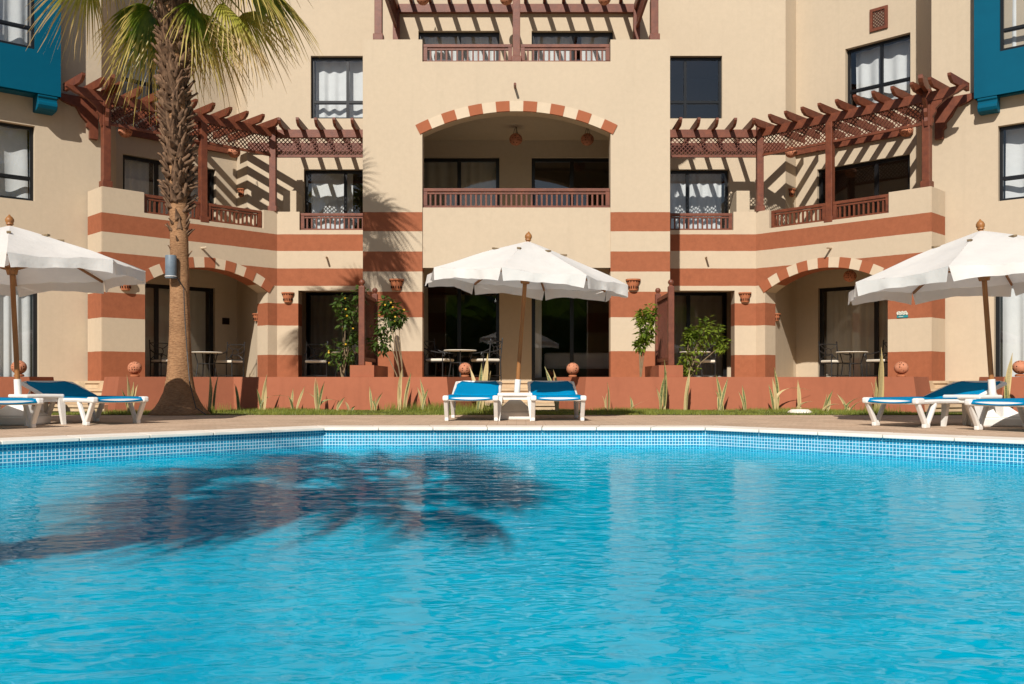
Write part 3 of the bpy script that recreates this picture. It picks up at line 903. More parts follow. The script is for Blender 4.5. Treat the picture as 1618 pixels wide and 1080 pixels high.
    bay = wall('bay_window', fb, 6.55, RT, 0.13, [hb], M['blue_paint'], HOTEL)
    for s_ in (0.0, fb.len - 0.13):
        m_ = MB(); p = [fb.P(s_, 0.131, 6.55), fb.P(s_ + 0.13, 0.131, 6.55), fb.P(s_ + 0.13, dep - 0.002, 6.55), fb.P(s_, dep - 0.002, 6.55)]
        m_.prism(p, (0, 0, RT - 6.55)); m_.build('bay_side', M['blue_paint'], bay)
    m_ = MB(); p = [fb.P(0.131, 0.131, 6.553), fb.P(fb.len - 0.131, 0.131, 6.553), fb.P(fb.len - 0.131, dep - 0.002, 6.553), fb.P(0.131, dep - 0.002, 6.553)]
    m_.prism(p, (0, 0, 0.08)); m_.build('bay_bottom', M['blue_paint'], bay)
    glazing('bay_casement', fb, 0.50, 2.3, 7.45, 9.1, 0.05, HOTEL, mull=[1.4], trans=[7.9], curtains=[(0.57, 2.25)], seed=101 + sx, fw=0.06, room=0.32, roommat=M['cream'])
    for s_ in (0.06, 2.7):                                    # scrolled bracket under the bay
        prof = [(0.0, 6.548), (0.0, 6.50), (0.03, 6.47), (0.03, 6.42), (0.0, 6.39), (-0.005, 6.33), (0.03, 6.27), (0.10, 6.24), (dep - 0.003, 6.24), (dep - 0.003, 6.548)]
        m_ = MB(); m_.prism([fb.P(s_, n_ + 0.015, z) for n_, z in prof], fb.P(0.38, 0, 0) - fb.P(0, 0, 0))
        m_.build('bay_bracket', M['blue_paint'], bay, bevel=0.008)
    # rain spouts
    for f_, s_, z in ((f1, 5.15 - 3.279 - 0.49, 3.56), (f2, 1.98, 3.60)):
        m_ = MB(); m_.tube([f_.P(s_, 0.02, z), f_.P(s_, -0.26, z - 0.015)], 0.026, 8); m_.build('rain_spout', M['cream'], HOTEL)
m_ = MB(); m_.tube([(-0.03, 20.02, 6.80), (-0.03, 19.72, 6.785)], 0.028, 8); m_.build('rain_spout', M['wood'], HOTEL)
# small pierced vent on the right wing
fw_ = Fr(U1, U2); m_ = MB()
vs0, vs1, vz0, vz1 = 2.03, 2.48, 9.27, 9.83
for a, c, z0, z1 in ((vs0, vs0 + .07, vz0, vz1), (vs1 - .07, vs1, vz0, vz1), (vs0 + .07, vs1 - .07, vz0, vz0 + .07), (vs0 + .07, vs1 - .07, vz1 - .07, vz1)):
    m_.hexa([fw_.P(a, -0.045, z0), fw_.P(c, -0.045, z0), fw_.P(c, -0.001, z0), fw_.P(a, -0.001, z0), fw_.P(a, -0.045, z1), fw_.P(c, -0.045, z1), fw_.P(c, -0.001, z1), fw_.P(a, -0.001, z1)])
vent = m_.build('wall_vent', M['wood'], HOTEL)

def lattice_mesh(P, ln, h, step=0.105, w=0.022, t=0.014):
    """diagonal slats clipped to a ln x h panel; P(s, n, z) maps to space"""
    m_ = MB()
    for sg in (1, -1):
        c = -h if sg > 0 else 0.0
        while c < ln + h:
            # line s = c + z (sg>0) or s = c - z
            pts = []
            za = 0.0; zb = h
            sa = c + sg * za; sb = c + sg * zb
            lo, hi = 0.0, 1.0
            ds = sb - sa
            for bound, sgn in ((0.0, 1), (ln, -1)):
                f0 = (sa - bound) * sgn; f1 = (sb - bound) * sgn
                if f0 < 0 and f1 < 0: lo = 2
                elif f0 < 0: lo = max(lo, f0 / (f0 - f1))
                elif f1 < 0: hi = min(hi, f0 / (f0 - f1))
            if lo < hi - 0.05:
                a = (sa + ds * lo, h * lo); e = (sa + ds * hi, h * hi)
                n0 = 0.0 if sg > 0 else t
                q = w * 0.707
                vs = [P(a[0] - q, n0, a[1]), P(a[0] + q, n0, a[1]), P(e[0] + q, n0, e[1]), P(e[0] - q, n0, e[1]),
                      P(a[0] - q, n0 + t, a[1]), P(a[0] + q, n0 + t, a[1]), P(e[0] + q, n0 + t, e[1]), P(e[0] - q, n0 + t, e[1])]
                m_.hexa(vs)
            c += step
    return m_
o = lattice_mesh(lambda s, n, z: fw_.P(vs0 + 0.07 + s, -0.034 + n, vz0 + 0.07 + z), 0.31, 0.42, 0.08, 0.014, 0.012).build('vent_lattice', M['lattice'], vent); o['kind'] = 'stuff'

# ------------------------------------------------------------------ pergolas
def prof_bar(fr_P, prof, width_vec, name, mat, parent, bevel=0.0):
    m_ = MB(); m_.prism([fr_P(*p) for p in prof], width_vec); return m_.build(name, mat, parent, bevel=bevel)

def rafter(tip, wallp, zb, parent, w=0.07, h=0.17):
    """timber from the wall (wallp) out to a chamfered tip"""
    t, q = Vector((tip[0], tip[1])), Vector((wallp[0], wallp[1])); d = (t - q); ln = d.length; d.normalize(); sd = Vector((d.y, -d.x)) * w
    prof = [(0, 0), (ln - 0.15, 0), (ln - 0.10, 0.035), (ln - 0.06, 0.045), (ln, 0.115), (ln, h), (0, h)]
    zj = random.uniform(-0.008, 0.008)
    m_ = MB(); m_.prism([(q.x + d.x * a - sd.x / 2, q.y + d.y * a - sd.y / 2, zb + z + zj) for a, z in prof], (sd.x, sd.y, 0))
    return m_.build('rafter', M['wood'], parent)

def post(x, y, z0, z1, parent, w=0.16, ang=0.0, base=True, name='post'):
    d = Vector((math.cos(ang), math.sin(ang), 0))
    m_ = MB(); m_.bar((x, y, z0 + (0.14 if base else 0)), (x, y, z1), w, w, up=d); p = m_.build(name, M['wood'], parent, bevel=0.008)
    if base:
        m_ = MB(); m_.bar((x, y, z0), (x, y, z0 + 0.139), w + 0.055, w + 0.055, up=d); m_.build('post_base', M['wood'], p, bevel=0.01)
    return p

for sx in (-1, 1):
    nm = 'left' if sx < 0 else 'right'
    per = empty('timber_pergola', (sx * 7.3, 21.5, 4.69), 'dark brown timber pergola over the %s' % ('balcony behind the palm trunk' if sx < 0 else 'angled balcony beside the lattice wall vent'), 'pergola', 'balcony pergolas')
    f2 = Fr(mir(C1, sx), mir(C2, sx)); ang = math.atan2(f2.d.y, f2.d.x)
    BZ0, BZ1 = 6.53, 6.73
    pc = f2.P(0.05, 0.10, 0); pm = f2.P(1.90, 0.10, 0); pe = f2.P(f2.len - 0.14, 0.12, 0)
    post(pc.x, pc.y, 4.69, 6.80, per)
    post(pm.x, pm.y, 4.20, 6.525, per, ang=ang)
    post(pe.x, pe.y, 4.69, 6.80, per, ang=ang)
    # beams
    y1 = 23.15
    m_ = MB(); x0, x1 = sorted((sx * 3.29, pc.x - sx * 0.081)); m_.box(x0, x1, y1 - 0.05, y1 + 0.05, BZ0, BZ1); m_.build('beam', M['wood'], per, bevel=0.008)
    m_ = MB(); m_.box(x0, x1, y1 - 0.03, y1 + 0.03, 6.05, 6.105); m_.build('lattice_rail', M['wood'], per)
    ext = 0.70
    prof = [(0.09, BZ0), (f2.len + ext * 0.45, BZ0), (f2.len + ext * 0.62, BZ0 + 0.05), (f2.len + ext * 0.7, BZ0 + 0.06), (f2.len + ext, BZ0 + 0.16), (f2.len + ext, BZ1), (0.09, BZ1)]
    m_ = MB(); m_.prism([f2.P(s, 0.05, z) for s, z in prof], f2.P(0, 0.10, 0) - f2.P(0, 0, 0)); m_.build('beam', M['wood'], per)
    for s0, s1 in ((0.14, 1.81), (1.99, f2.len - 0.23)):
        m_ = MB(); m_.bar(f2.P(s0, 0.1, 6.078), f2.P(s1, 0.1, 6.078), 0.06, 0.055); m_.build('lattice_rail', M['wood'], per)
        lt = lattice_mesh(lambda s, n, z, s0=s0: f2.P(s0 + s, 0.086 + n, 6.106 + z), s1 - s0, 0.423).build('lattice_panel', M['lattice'], per); lt['kind'] = 'stuff'
    lt = lattice_mesh(lambda s, n, z: Vector((x0 + s, y1 - 0.014 + n, 6.106 + z)), x1 - x0, 0.423).build('lattice_panel', M['lattice'], per); lt['kind'] = 'stuff'
    # ledgers on the house walls
    m_ = MB(); a0, a1 = sorted((sx * 3.3, sx * 7.0)); m_.box(a0, a1, 24.40, 24.497, BZ0 - 0.02, BZ1); m_.build('ledger', M['wood'], per)
    fw_ = Fr(mir(U1, sx), mir(U2, sx))
    m_ = MB(); m_.bar(fw_.P(0.02, -0.052, 6.62), fw_.P(3.1, -0.052, 6.62), 0.10, 0.2); m_.build('ledger', M['wood'], per)
    # rafters
    k = 0; x = 3.52
    while x < 5.75:
        rafter((sx * x, 22.55), (sx * x, 24.498), 6.70, per); x += 0.44
    n = 10
    for i in range(n):
        s = 0.22 + (f2.len - 0.45) * i / (n - 1)
        tip = f2.P(s, -0.46, 0); wl = f2.P(s, 2.44 if i > 1 else 1.95, 0)
        if i == n - 1: wl = f2.P(s, 1.0, 0)
        rafter((tip.x, tip.y), (wl.x, wl.y), 6.70, per)
    # corner: hip bracket, wall beam beside the bay, two short rafters and the hanging corbel
    tip = f2.P(f2.len + 0.02, -0.62, 0); rafter((tip.x, tip.y), (pe.x, pe.y), 6.74, per, 0.09, 0.19)
    hp = (Vector((tip.x, tip.y)) - Vector((pe.x, pe.y))); hl = hp.length; hp.normalize(); sd = Vector((hp.y, -hp.x)) * 0.07
    pr = [(0.082, 6.525), (0.082, 6.02), (0.11, 6.0), (0.14, 6.10), (0.13, 6.18), (0.20, 6.28), (0.20, 6.36), (0.30, 6.44), (0.42, 6.525)]
    m_ = MB(); m_.prism([(pe.x + hp.x * a - sd.x / 2, pe.y + hp.y * a - sd.y / 2, z) for a, z in pr], (sd.x, sd.y, 0)); m_.build('bracket', M['wood'], per)
    hd = f2.d
    m_ = MB(); m_.prism([f2.P(f2.len - 0.14 + a, 0.065, z) for a, z in pr], f2.P(0, 0.07, 0) - f2.P(0, 0, 0)); m_.build('bracket', M['wood'], per)
    fe = Fr(mir(E0, sx), mir((E0[0] + EDIR.x * 7, E0[1] + EDIR.y * 7), sx))
    pr2 = [(0.02, 6.52), (0.62, 6.52), (0.80, 6.58), (0.95, 6.68), (0.95, 6.74), (0.02, 6.74)]
    m_ = MB(); m_.prism([fe.P(a, -0.10, z) for a, z in pr2], fe.P(0, 0.098, 0) - fe.P(0, 0, 0)); m_.build('wall_beam', M['wood'], per)
    pr3 = [(0.10, 6.515), (0.10, 5.86), (0.27, 5.86), (0.27, 6.05), (0.33, 6.10), (0.32, 6.2), (0.44, 6.32), (0.55, 6.515)]
    m_ = MB(); m_.prism([fe.P(a, -0.12, z) for a, z in pr3], fe.P(0, 0.118, 0) - fe.P(0, 0, 0)); m_.build('corbel', M['wood'], per)
    for s in (0.12, 0.52):
        tip = f2.P(f2.len + s, -0.40, 0); wl = f2.P(f2.len + s, 0.80 if s < 0.3 else 0.62, 0)
        rafter((tip.x, tip.y), (wl.x, wl.y), 6.735, per)

# roof terrace pergola above the centre
per = empty('timber_pergola', (0, 20.1, 7.82), 'timber pergola over the top floor terrace above the big arch', 'pergola', 'balcony pergolas')
for x in (-2.96, 2.96):
    post(x, 20.12, 7.82, 9.66, per); post(x, 23.10, 6.8, 9.66, per)
    m_ = MB(); m_.box(x - 0.05, x + 0.05, 19.5, 23.19, 9.662, 9.862); m_.build('beam', M['wood'], per)
    lt = lattice_mesh(lambda s, n, z, x=x: Vector((x - 0.014 + n, 20.3 + s, 9.24 + z)), 2.68, 0.42).build('lattice_panel', M['lattice'], per); lt['kind'] = 'stuff'
    m_ = MB(); m_.bar((x, 20.3, 9.21), (x, 22.98, 9.21), 0.06, 0.055); m_.build('lattice_rail', M['wood'], per)
    sg = 1 if x > 0 else -1
    pr = [(0.082, 9.655), (0.082, 9.15), (0.11, 9.13), (0.14, 9.23), (0.13, 9.31), (0.20, 9.41), (0.20, 9.49), (0.34, 9.57), (0.44, 9.655)]
    m_ = MB(); m_.prism([(x + sg * a, 20.085, z) for a, z in pr], (0, 0.07, 0)); m_.build('bracket', M['wood'], per)
post(0.0, 20.12, 7.34, 9.66, per)
for xa, xb in ((-3.6, -3.012), (-2.908, 2.908), (3.012, 3.6)):
    m_ = MB(); m_.box(xa, xb, 20.07, 20.17, 9.662, 9.862); m_.build('beam', M['wood'], per)
m_ = MB(); m_.box(-2.9, 2.9, 23.08, 23.197, 9.62, 9.82); m_.build('ledger', M['wood'], per)
x = -2.6
while x < 2.75:
    rafter((x, 19.6), (x, 23.19), 9.866, per); x += 0.47

# ------------------------------------------------------------------ terrace: floor, walls, steps
TA = (0.72, 18.3); TB = (1.27, 17.05); TC = (5.15, 17.05); TD = (6.68, 15.75); TE = (7.30, 16.6)
tpoly = [(0.72, 18.3), (1.45, 17.25), (5.2, 17.25), (6.70, 15.98), (7.1, 16.62), (8.3, 17.75), (9.5, 18.0), (10.5, 17.2), (13, 17.2), (14, 20), (9.3, 22), (7.4, 24.8), (3.3, 23.1), (3.3, 25), (0.0, 25.0)]
full = [(p[0], p[1]) for p in tpoly] + [(-p[0], p[1]) for p in reversed(tpoly[:-1])]
full = full[:len(tpoly)] + [(-p[0], p[1]) for p in reversed(tpoly[:-1])]
slab('terrace', full, 0.02, TF, M['stone']).__setitem__('kind', 'structure')

def terrace_wall(pts, sx, label, top=0.605, th=0.24, batter=0.10):
    """battered, rendered wall along a plan line"""
    pts = [Vector((p[0] * sx, p[1])) for p in pts]
    m_ = MB(); n = len(pts); rows = []
    for i in range(n):
        e = []
        if i > 0: e.append((pts[i] - pts[i - 1]).normalized())
        if i < n - 1: e.append((pts[i + 1] - pts[i]).normalized())
        nn = [Vector((q.y, -q.x)) for q in e]
        nn = [(-q if sx < 0 else q) for q in nn]
        b_ = sum(nn, Vector((0, 0))).normalized(); k = 1 / max(0.35, b_.dot(nn[0])); b_ = b_ * k
        o_ = pts[i] + b_ * batter; i_ = pts[i] - b_ * th
        rows.append([(o_.x, o_.y, 0.0), (pts[i].x, pts[i].y, top), (i_.x, i_.y, top), (i_.x, i_.y, 0.0)])
    k = 0
    for r in rows: m_.v += [Vector(q) for q in r]
    for i in range(n - 1):
        for j in range(4):
            a = i * 4 + j; c = i * 4 + (j + 1) % 4
            m_.f.append([a, c, c + 4, a + 4]); m_.m.append(0)
    m_.f.append([0, 1, 2, 3]); m_.m.append(0); e = (n - 1) * 4; m_.f.append([e + 3, e + 2, e + 1, e]); m_.m.append(0)
    o = m_.build('terrace_wall', M['terra_wall'], None)
    tag(o, label, 'wall', 'terrace walls'); return o

for sx in (-1, 1):
    w_ = terrace_wall([TA, TB, TC, TD, TE], sx, 'low terracotta wall with sloping face %s the centre steps' % ('left of' if sx < 0 else 'right of'))
    m_ = MB(); x0, x1 = sorted((sx * 2.60, sx * 3.04)); m_.box(x0, x1, 17.10, 18.95, 0.607, 0.82); m_.build('plinth', M['terra_wall'], w_)
    terrace_wall([(8.28, 16.75), (8.35, 16.05), (10.2, 14.6), (12, 14.4)], sx, 'low terracotta wall running out of frame on the far %s' % ('left' if sx < 0 else 'right'))

def steps(name, P, w0, w1, n, tread, top, label):
    r_ = empty(name, P(0.5 * (w0 + w1), 0, 0), label, 'steps', 'stone steps up to the terrace')
    for k in range(n):
        z1 = top * (k + 1) / n - 0.002 * (n - k); z0 = top * k / n - 0.002
        if k == n - 1: z1 = top + 0.004
        m_ = MB(); y0 = k * tread
        p = [P(w0, y0 + 0.03, 0), P(w1, y0 + 0.03, 0), P(w1, n * tread, 0), P(w0, n * tread, 0)]
        m_.prism([(q.x, q.y, max(0.008, z0)) for q in p], (0, 0, z1 - 0.045 - max(0.008, z0)))
        p = [P(w0 + 0.004, y0, 0), P(w1 - 0.004, y0, 0), P(w1 - 0.004, n * tread + 0.002, 0), P(w0 + 0.004, n * tread + 0.002, 0)]
        m_.prism([(q.x, q.y, z1 - 0.0449) for q in p], (0, 0, 0.0449))
        m_.build('step', M['stone'], r_)
steps('stone_steps', lambda s, n, z: Vector((s, 17.0 + n, z)), -0.70, 0.70, 4, 0.31, TF, 'pale stone steps behind the centre parasol')
for sx in (-1, 1):
    e0 = Vector((7.02 * sx, 15.9)); ed = Vector((0.80 * sx, 0.60)); en = Vector((-0.36 * sx, 0.93)).normalized()
    ed = Vector((0.93 * sx, 0.36)).normalized()
    steps('stone_steps', lambda s, n, z, e0=e0, ed=ed, en=en: Vector((e0.x + ed.x * s + en.x * n, e0.y + ed.y * s + en.y * n, z)), 0.0, 1.35, 4, 0.30, TF,
          'pale stone steps at the %s end of the terrace' % ('left' if sx < 0 else 'right'))

# ------------------------------------------------------------------ privacy trellises on the plinths
for sx in (-1, 1):
    r_ = empty('privacy_trellis', (sx * 2.84, 17.9, 0.82), 'brown lattice privacy screen with ball finials %s' % ('left of the centre terrace' if sx < 0 else 'right of the centre terrace'), 'trellis', 'lattice privacy screens')
    x = sx * 2.84
    for y in (17.22, 18.80):
        m_ = MB(); m_.box(x - 0.055, x + 0.055, y - 0.055, y + 0.055, 0.82, 2.27); p = m_.build('post', M['wood'], r_, bevel=0.008)
        m_ = MB(); m_.lathe([(0.0, 2.27), (0.045, 2.272), (0.03, 2.295), (0.055, 2.33), (0.055, 2.36), (0.035, 2.39), (0.0, 2.40)], (x, y, 0), 12); m_.build('finial', M['wood'], p, smooth=True)
    for z in (0.90, 2.10):
        m_ = MB(); m_.box(x - 0.03, x + 0.03, 17.276, 18.744, z, z + 0.07); m_.build('rail', M['wood'], r_)
    lt = lattice_mesh(lambda s, n, z: Vector((x - 0.014 + n, 17.28 + s, 0.971 + z)), 1.46, 1.128, 0.10, 0.024, 0.010).build('lattice_panel', M['lattice'], r_); lt['kind'] = 'stuff'

# ------------------------------------------------------------------ terracotta lamps and pots
m_ = MB(); m_.lathe([(0.0, 0.0), (0.075, 0.0), (0.08, 0.02), (0.065, 0.035), (0.07, 0.04)], n=18)
gr = empty('globe_lamp', (0, 0, 0))
m_.build('base', M['terracotta'], gr, smooth=True, origin=(0, 0, 0))
m_ = MB(); m_.lathe([(0.118 * math.cos(a), 0.15 + 0.112 * math.sin(a)) for a in [R(-75 + 165 * k / 12) for k in range(13)]], n=24)
m_.build('pierced_globe', M['globe'], gr, smooth=True, origin=(0, 0, 0.15))
us = [False]
for x, Y, rz, lab in ((213, 16.15, 0.3, 'pierced terracotta globe lamp on the wall left of the palm trunk'),
                  (30, 15.2, 1.1, 'pierced terracotta globe lamp behind the leftmost parasol pole'),
                  (735, 17.2, 2.0, 'pierced terracotta globe lamp behind the left centre sun lounger'),
                  (905, 17.2, 2.9, 'pierced terracotta globe lamp behind the right centre sun lounger'),
                  (1424, 16.15, 3.6, 'pierced terracotta globe lamp on the wall under the tile sign'),
                  (1612, 15.2, 4.4, 'pierced terracotta globe lamp at the right edge of the picture')):
    place(gr, us, ((x - 816) * Y / FPX, Y, 0.606), rz, lab, 'lamp', 'globe lamps on the terrace walls')

def wall_pot(fr, s, z, label, rt=0.15, h=0.24):
    o = fr.P(s, 0, z); r_ = empty('wall_sconce', o, label, 'wall lamp', 'terracotta wall sconces')
    a0 = math.atan2(fr.n.y, fr.n.x) + math.pi / 2
    m_ = MB(); pr = [(0.0, z), (rt * 0.62, z), (rt * 0.72, z + h * 0.3), (rt * 0.92, z + h * 0.85), (rt * 1.06, z + h * 0.87), (rt * 1.06, z + h), (rt * 0.92, z + h), (rt * 0.6, z + h * 0.3)]
    m_.lathe(pr, (o.x - fr.n.x * 0.004, o.y - fr.n.y * 0.004, 0), 16, 0, a0, a0 + math.pi); m_.build('pot', M['terracotta'], r_, smooth=True)
    m_ = MB()
    for k in range(7):
        a = a0 + math.pi * (k + 0.5) / 7; rr = rt * 0.735
        c = Vector((o.x + rr * math.cos(a), o.y + rr * math.sin(a), z + h * 0.28)); d = Vector((math.cos(a), math.sin(a), 0))
        m_.bar(c - d * 0.012, c + d * 0.012, 0.018, 0.05)
        c = Vector((o.x + rt * 0.93 * math.cos(a), o.y + rt * 0.93 * math.sin(a), z + h * 0.78)); m_.bar(c - d * 0.01, c + d * 0.009, 0.02, 0.02)
    m_.build('cutout', M['dark'], r_)
cfF = Fr((-3.28, 20.0), (3.28, 20.0))
wall_pot(cfF, 3.28 - 2.56, 2.46, 'terracotta wall sconce on the palm shaded striped pillar')
wall_pot(cfF, 3.28 + 2.49, 2.46, 'terracotta wall sconce on the striped pillar right of the centre parasol')
for sx in (-1, 1):
    f1 = Fr(mir((3.279, 23.05), sx), mir(C1, sx)); f2 = Fr(mir(C1, sx), mir(C2, sx))
    wall_pot(f1, 5.62 - 3.279, 2.46, 'terracotta wall sconce beside the %s recessed terrace door' % ('left' if sx < 0 else 'right'))
    a = f2.P(0.24, 0.485, 0); fa = Fr((a.x, a.y), mir((7.36, 24.86), sx))
    wall_pot(fa, 0.10, 2.02, 'small terracotta sconce inside the %s porch arch' % ('left' if sx < 0 else 'right'), 0.11, 0.18)
    fj = Fr(mir(U0, sx), mir(U1, sx)); wall_pot(fj, 0.28, 5.38, 'dark clay cone sconce in the %s balcony corner' % ('left' if sx < 0 else 'right'), 0.13, 0.2)
f2l = Fr(mir(C1, -1), mir(C2, -1)); wall_pot(f2l, 3.75, 2.50, 'terracotta wall sconce beneath the tip of the left parasol')

hl = empty('hanging_lantern', (0, 0, 0))
m_ = MB(); m_.lathe([(0.0, -0.27)] + [(0.128 * math.cos(a), -0.15 + 0.118 * math.sin(a)) for a in [R(-85 + 160 * k / 12) for k in range(13)]], n=22)
m_.build('pierced_globe', M['globe'], hl, smooth=True, origin=(0, 0, -0.15))
m_ = MB()
for a in (0.5, 2.6, 4.7): m_.tube([(0.05 * math.cos(a), 0.05 * math.sin(a), -0.045), (0, 0, 0.14)], 0.005, 5)
m_.build('chain', M['iron'], hl, origin=(0, 0, 0))
us = [False]
for x, y, Y, lab in ((815, 220, 22.0, 'hanging terracotta lantern in the middle of the arched loggia'), (928, 220, 22.0, 'hanging terracotta lantern in the right half of the arched loggia'),
                     (198, 207, 21.3, 'hanging lantern under the left pergola next to its corner post'), (370, 240, 23.4, 'hanging lantern under the left pergola right of the palm trunk'),
                     (1250, 240, 23.4, 'hanging lantern under the right pergola at its inner corner'), (1432, 206, 21.3, 'hanging lantern under the right pergola at its outer post'),
                     (1343, 436, 22.6, 'hanging lantern in the right porch arch above the parasol tip'),
                     (668, -2, 22.3, 'hanging lantern at the top edge, left under the roof pergola'), (800, -2, 22.3, 'hanging lantern at the top edge beside the middle pergola post'), (955, -2, 22.3, 'hanging lantern at the top edge, right under the roof pergola')):
    p = PX(x, y, Y); place(hl, us, (p.x, p.y, p.z + 0.18), random.uniform(0, 3), lab, 'lantern', 'hanging terracotta lanterns', scale=1.2)

# small signs
fwl = Fr(mir(U1, -1), mir(U2, -1)); o = fwl.P(0.30, -0.002, 2.05)
m_ = MB(); m_.bar(fwl.P(0.22, -0.012, 2.1), fwl.P(0.42, -0.012, 2.1), 0.02, 0.17); tag(m_.build('door_plaque', M['dark']), 'small dark number plaque on the wall of the left porch', 'plaque')
f2r = Fr(C1, C2); r_ = empty('tile_sign', f2r.P(3.62, 0, 1.98), 'small tile sign with pale flowers over a teal strip', 'sign')
m_ = MB(); m_.bar(f2r.P(3.52, -0.010, 1.935), f2r.P(3.76, -0.010, 1.935), 0.02, 0.05); m_.build('teal_strip', M['teal'], r_)
m_ = MB()
for k in range(9):
    s = 3.53 + 0.22 * (k + 0.5) / 9; z = 2.0 + 0.02 * math.sin(k * 2.1) + 0.01; rr = 0.022 + 0.008 * (k % 3 == 0)
    m_.prism([f2r.P(s + rr * math.cos(a), -0.02, z + rr * 1.3 * math.sin(a)) for a in [2 * math.pi * q / 8 for q in range(8)]], f2r.P(0, 0.018, 0) - f2r.P(0, 0, 0))
m_.build('flower_relief', M['tile_white'], r_)
m_ = MB(); m_.bar(f2r.P(3.56, -0.0215, 1.935), f2r.P(3.66, -0.0215, 1.935), 0.002, 0.012); m_.build('lettering', M['tile_white'], r_)

# bed seen through the right centre door
r_ = empty('hotel_bed', (1.65, 25.6, TF), 'white made bed in the dark room behind the right centre door', 'bed')
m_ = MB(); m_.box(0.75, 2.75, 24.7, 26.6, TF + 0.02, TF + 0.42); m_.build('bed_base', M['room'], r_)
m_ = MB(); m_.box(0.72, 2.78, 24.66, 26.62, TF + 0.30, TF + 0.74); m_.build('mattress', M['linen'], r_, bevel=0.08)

# ------------------------------------------------------------------ wrought iron terrace furniture
ch = empty('iron_chair', (0, 0, 0))
def ch_leg(x, y, z1):
    m_ = MB(); m_.tube([(x, y, 0), (x * 0.98, y, z1)], 0.013, 6); m_.build('leg', M['iron'], ch)
for x in (-0.25, 0.25):
    ch_leg(x, -0.22, 0.42)
    m_ = MB(); m_.tube([(x, 0.24, 0), (x, 0.22, 0.42), (x, 0.27, 0.92)], 0.014, 6); m_.tube([(x, 0.27, 0.92), (x, 0.275, 0.95)], [0.02, 0.012], 6); m_.build('leg', M['iron'], ch)
    m_ = MB(); m_.tube([(x, 0.24, 0.72), (x * 1.02, 0.1, 0.66), (x * 1.04, -0.12, 0.62), (x * 1.04, -0.26, 0.62), (x * 1.04, -0.285, 0.58), (x * 1.04, -0.26, 0.545), (x * 1.04, -0.225, 0.56), (x * 1.04, -0.235, 0.59)], 0.014, 6)
    m_.tube([(x, -0.22, 0.42), (x * 1.03, -0.23, 0.62)], 0.012, 6); m_.build('armrest', M['iron'], ch)
m_ = MB()
for z, y in ((0.50, 0.225), (0.88, 0.266)): m_.bar((-0.25, y, z), (0.25, y, z), 0.02, 0.02)
zc = 0.69
m_.tube([(0.085 * math.cos(2 * math.pi * k / 16), 0.246, zc + 0.085 * math.sin(2 * math.pi * k / 16)) for k in range(17)], 0.009, 5)
for sx_ in (-1, 1):
    for sz, y in ((1, 0.264), (-1, 0.228)):
        m_.tube([(sx_ * 0.06, 0.246, zc + sz * 0.06), (sx_ * 0.14, (y + 0.246) / 2, zc + sz * 0.10), (sx_ * 0.24, y, zc + sz * 0.185)], 0.009, 5)
m_.build('backrest', M['iron'], ch)
for a, c in (((-0.25, -0.22, 0.42), (0.25, -0.22, 0.42)), ((-0.25, 0.22, 0.42), (0.25, 0.22, 0.42)), ((-0.25, -0.22, 0.42), (-0.25, 0.22, 0.42)), ((0.25, -0.22, 0.42), (0.25, 0.22, 0.42)), ((-0.25, -0.21, 0.12), (0.25, -0.21, 0.12)), ((-0.25, 0.23, 0.12), (0.25, 0.23, 0.12))):
    m_ = MB(); m_.bar(a, c, 0.018, 0.018); m_.build('seat_bar' if a[2] > 0.3 else 'stretcher', M['iron'], ch)
m_ = MB(); m_.box(-0.25, 0.25, -0.25, 0.21, 0.43, 0.49); m_.build('cushion', M['cushion'], ch, bevel=0.022)
tb = empty('iron_table', (0, 0, 0))
m_ = MB(); m_.lathe([(0.0, 0.655), (0.35, 0.655), (0.365, 0.667), (0.35, 0.68), (0.0, 0.68)], n=28); m_.build('table_top', M['cushion'], tb, smooth=True)
for k in range(4):
    a = math.pi / 4 + k * math.pi / 2; m_ = MB(); m_.tube([(0.26 * math.cos(a), 0.26 * math.sin(a), 0), (0.20 * math.cos(a), 0.20 * math.sin(a), 0.4), (0.27 * math.cos(a), 0.27 * math.sin(a), 0.654)], 0.013, 6); m_.build('leg', M['iron'], tb)
m_ = MB(); m_.tube([(0.2 * math.cos(2 * math.pi * k / 16), 0.2 * math.sin(2 * math.pi * k / 16), 0.4) for k in range(17)], 0.01, 5); m_.build('ring', M['iron'], tb)
us = [False]; ut = [False]
for x, Y, rz, lab in ((262, 21.7, 0.9, 'black iron chair half hidden behind the palm trunk'), (362, 22.6, -0.35, 'black iron chair with pale cushion right of the palm trunk'),
                      (500, 22.35, 0.15, 'black iron chair by the left recessed terrace door'),
                      (694, 20.75, 1.15, 'black iron chair at the left end of the centre terrace'), (768, 20.8, -1.0, 'black iron chair behind the left centre sun lounger'),
                      (1113, 22.3, -0.2, 'black iron chair by the right recessed terrace door'),
                      (1319, 22.3, 0.3, 'black iron chair in the middle of the right porch'), (1394, 21.4, -1.2, 'black iron chair at the outer side of the right porch')):
    place(ch, us, ((x - 816) * Y / FPX, Y, TF), rz, lab, 'chair', 'wrought iron terrace chairs')
for x, Y, lab in ((326, 22.1, 'small round iron table beside the palm trunk'), (546, 22.2, 'small round iron table behind the left yellow flowering shrub'),
                  (727, 20.6, 'small round iron table on the centre terrace'), (1098, 21.9, 'small round iron table behind the right leafy shrub'), (1346, 21.9, 'small round iron table in the right porch')):
    place(tb, ut, ((x - 816) * Y / FPX, Y, TF), random.uniform(0, 1.5), lab, 'table', 'iron terrace tables')

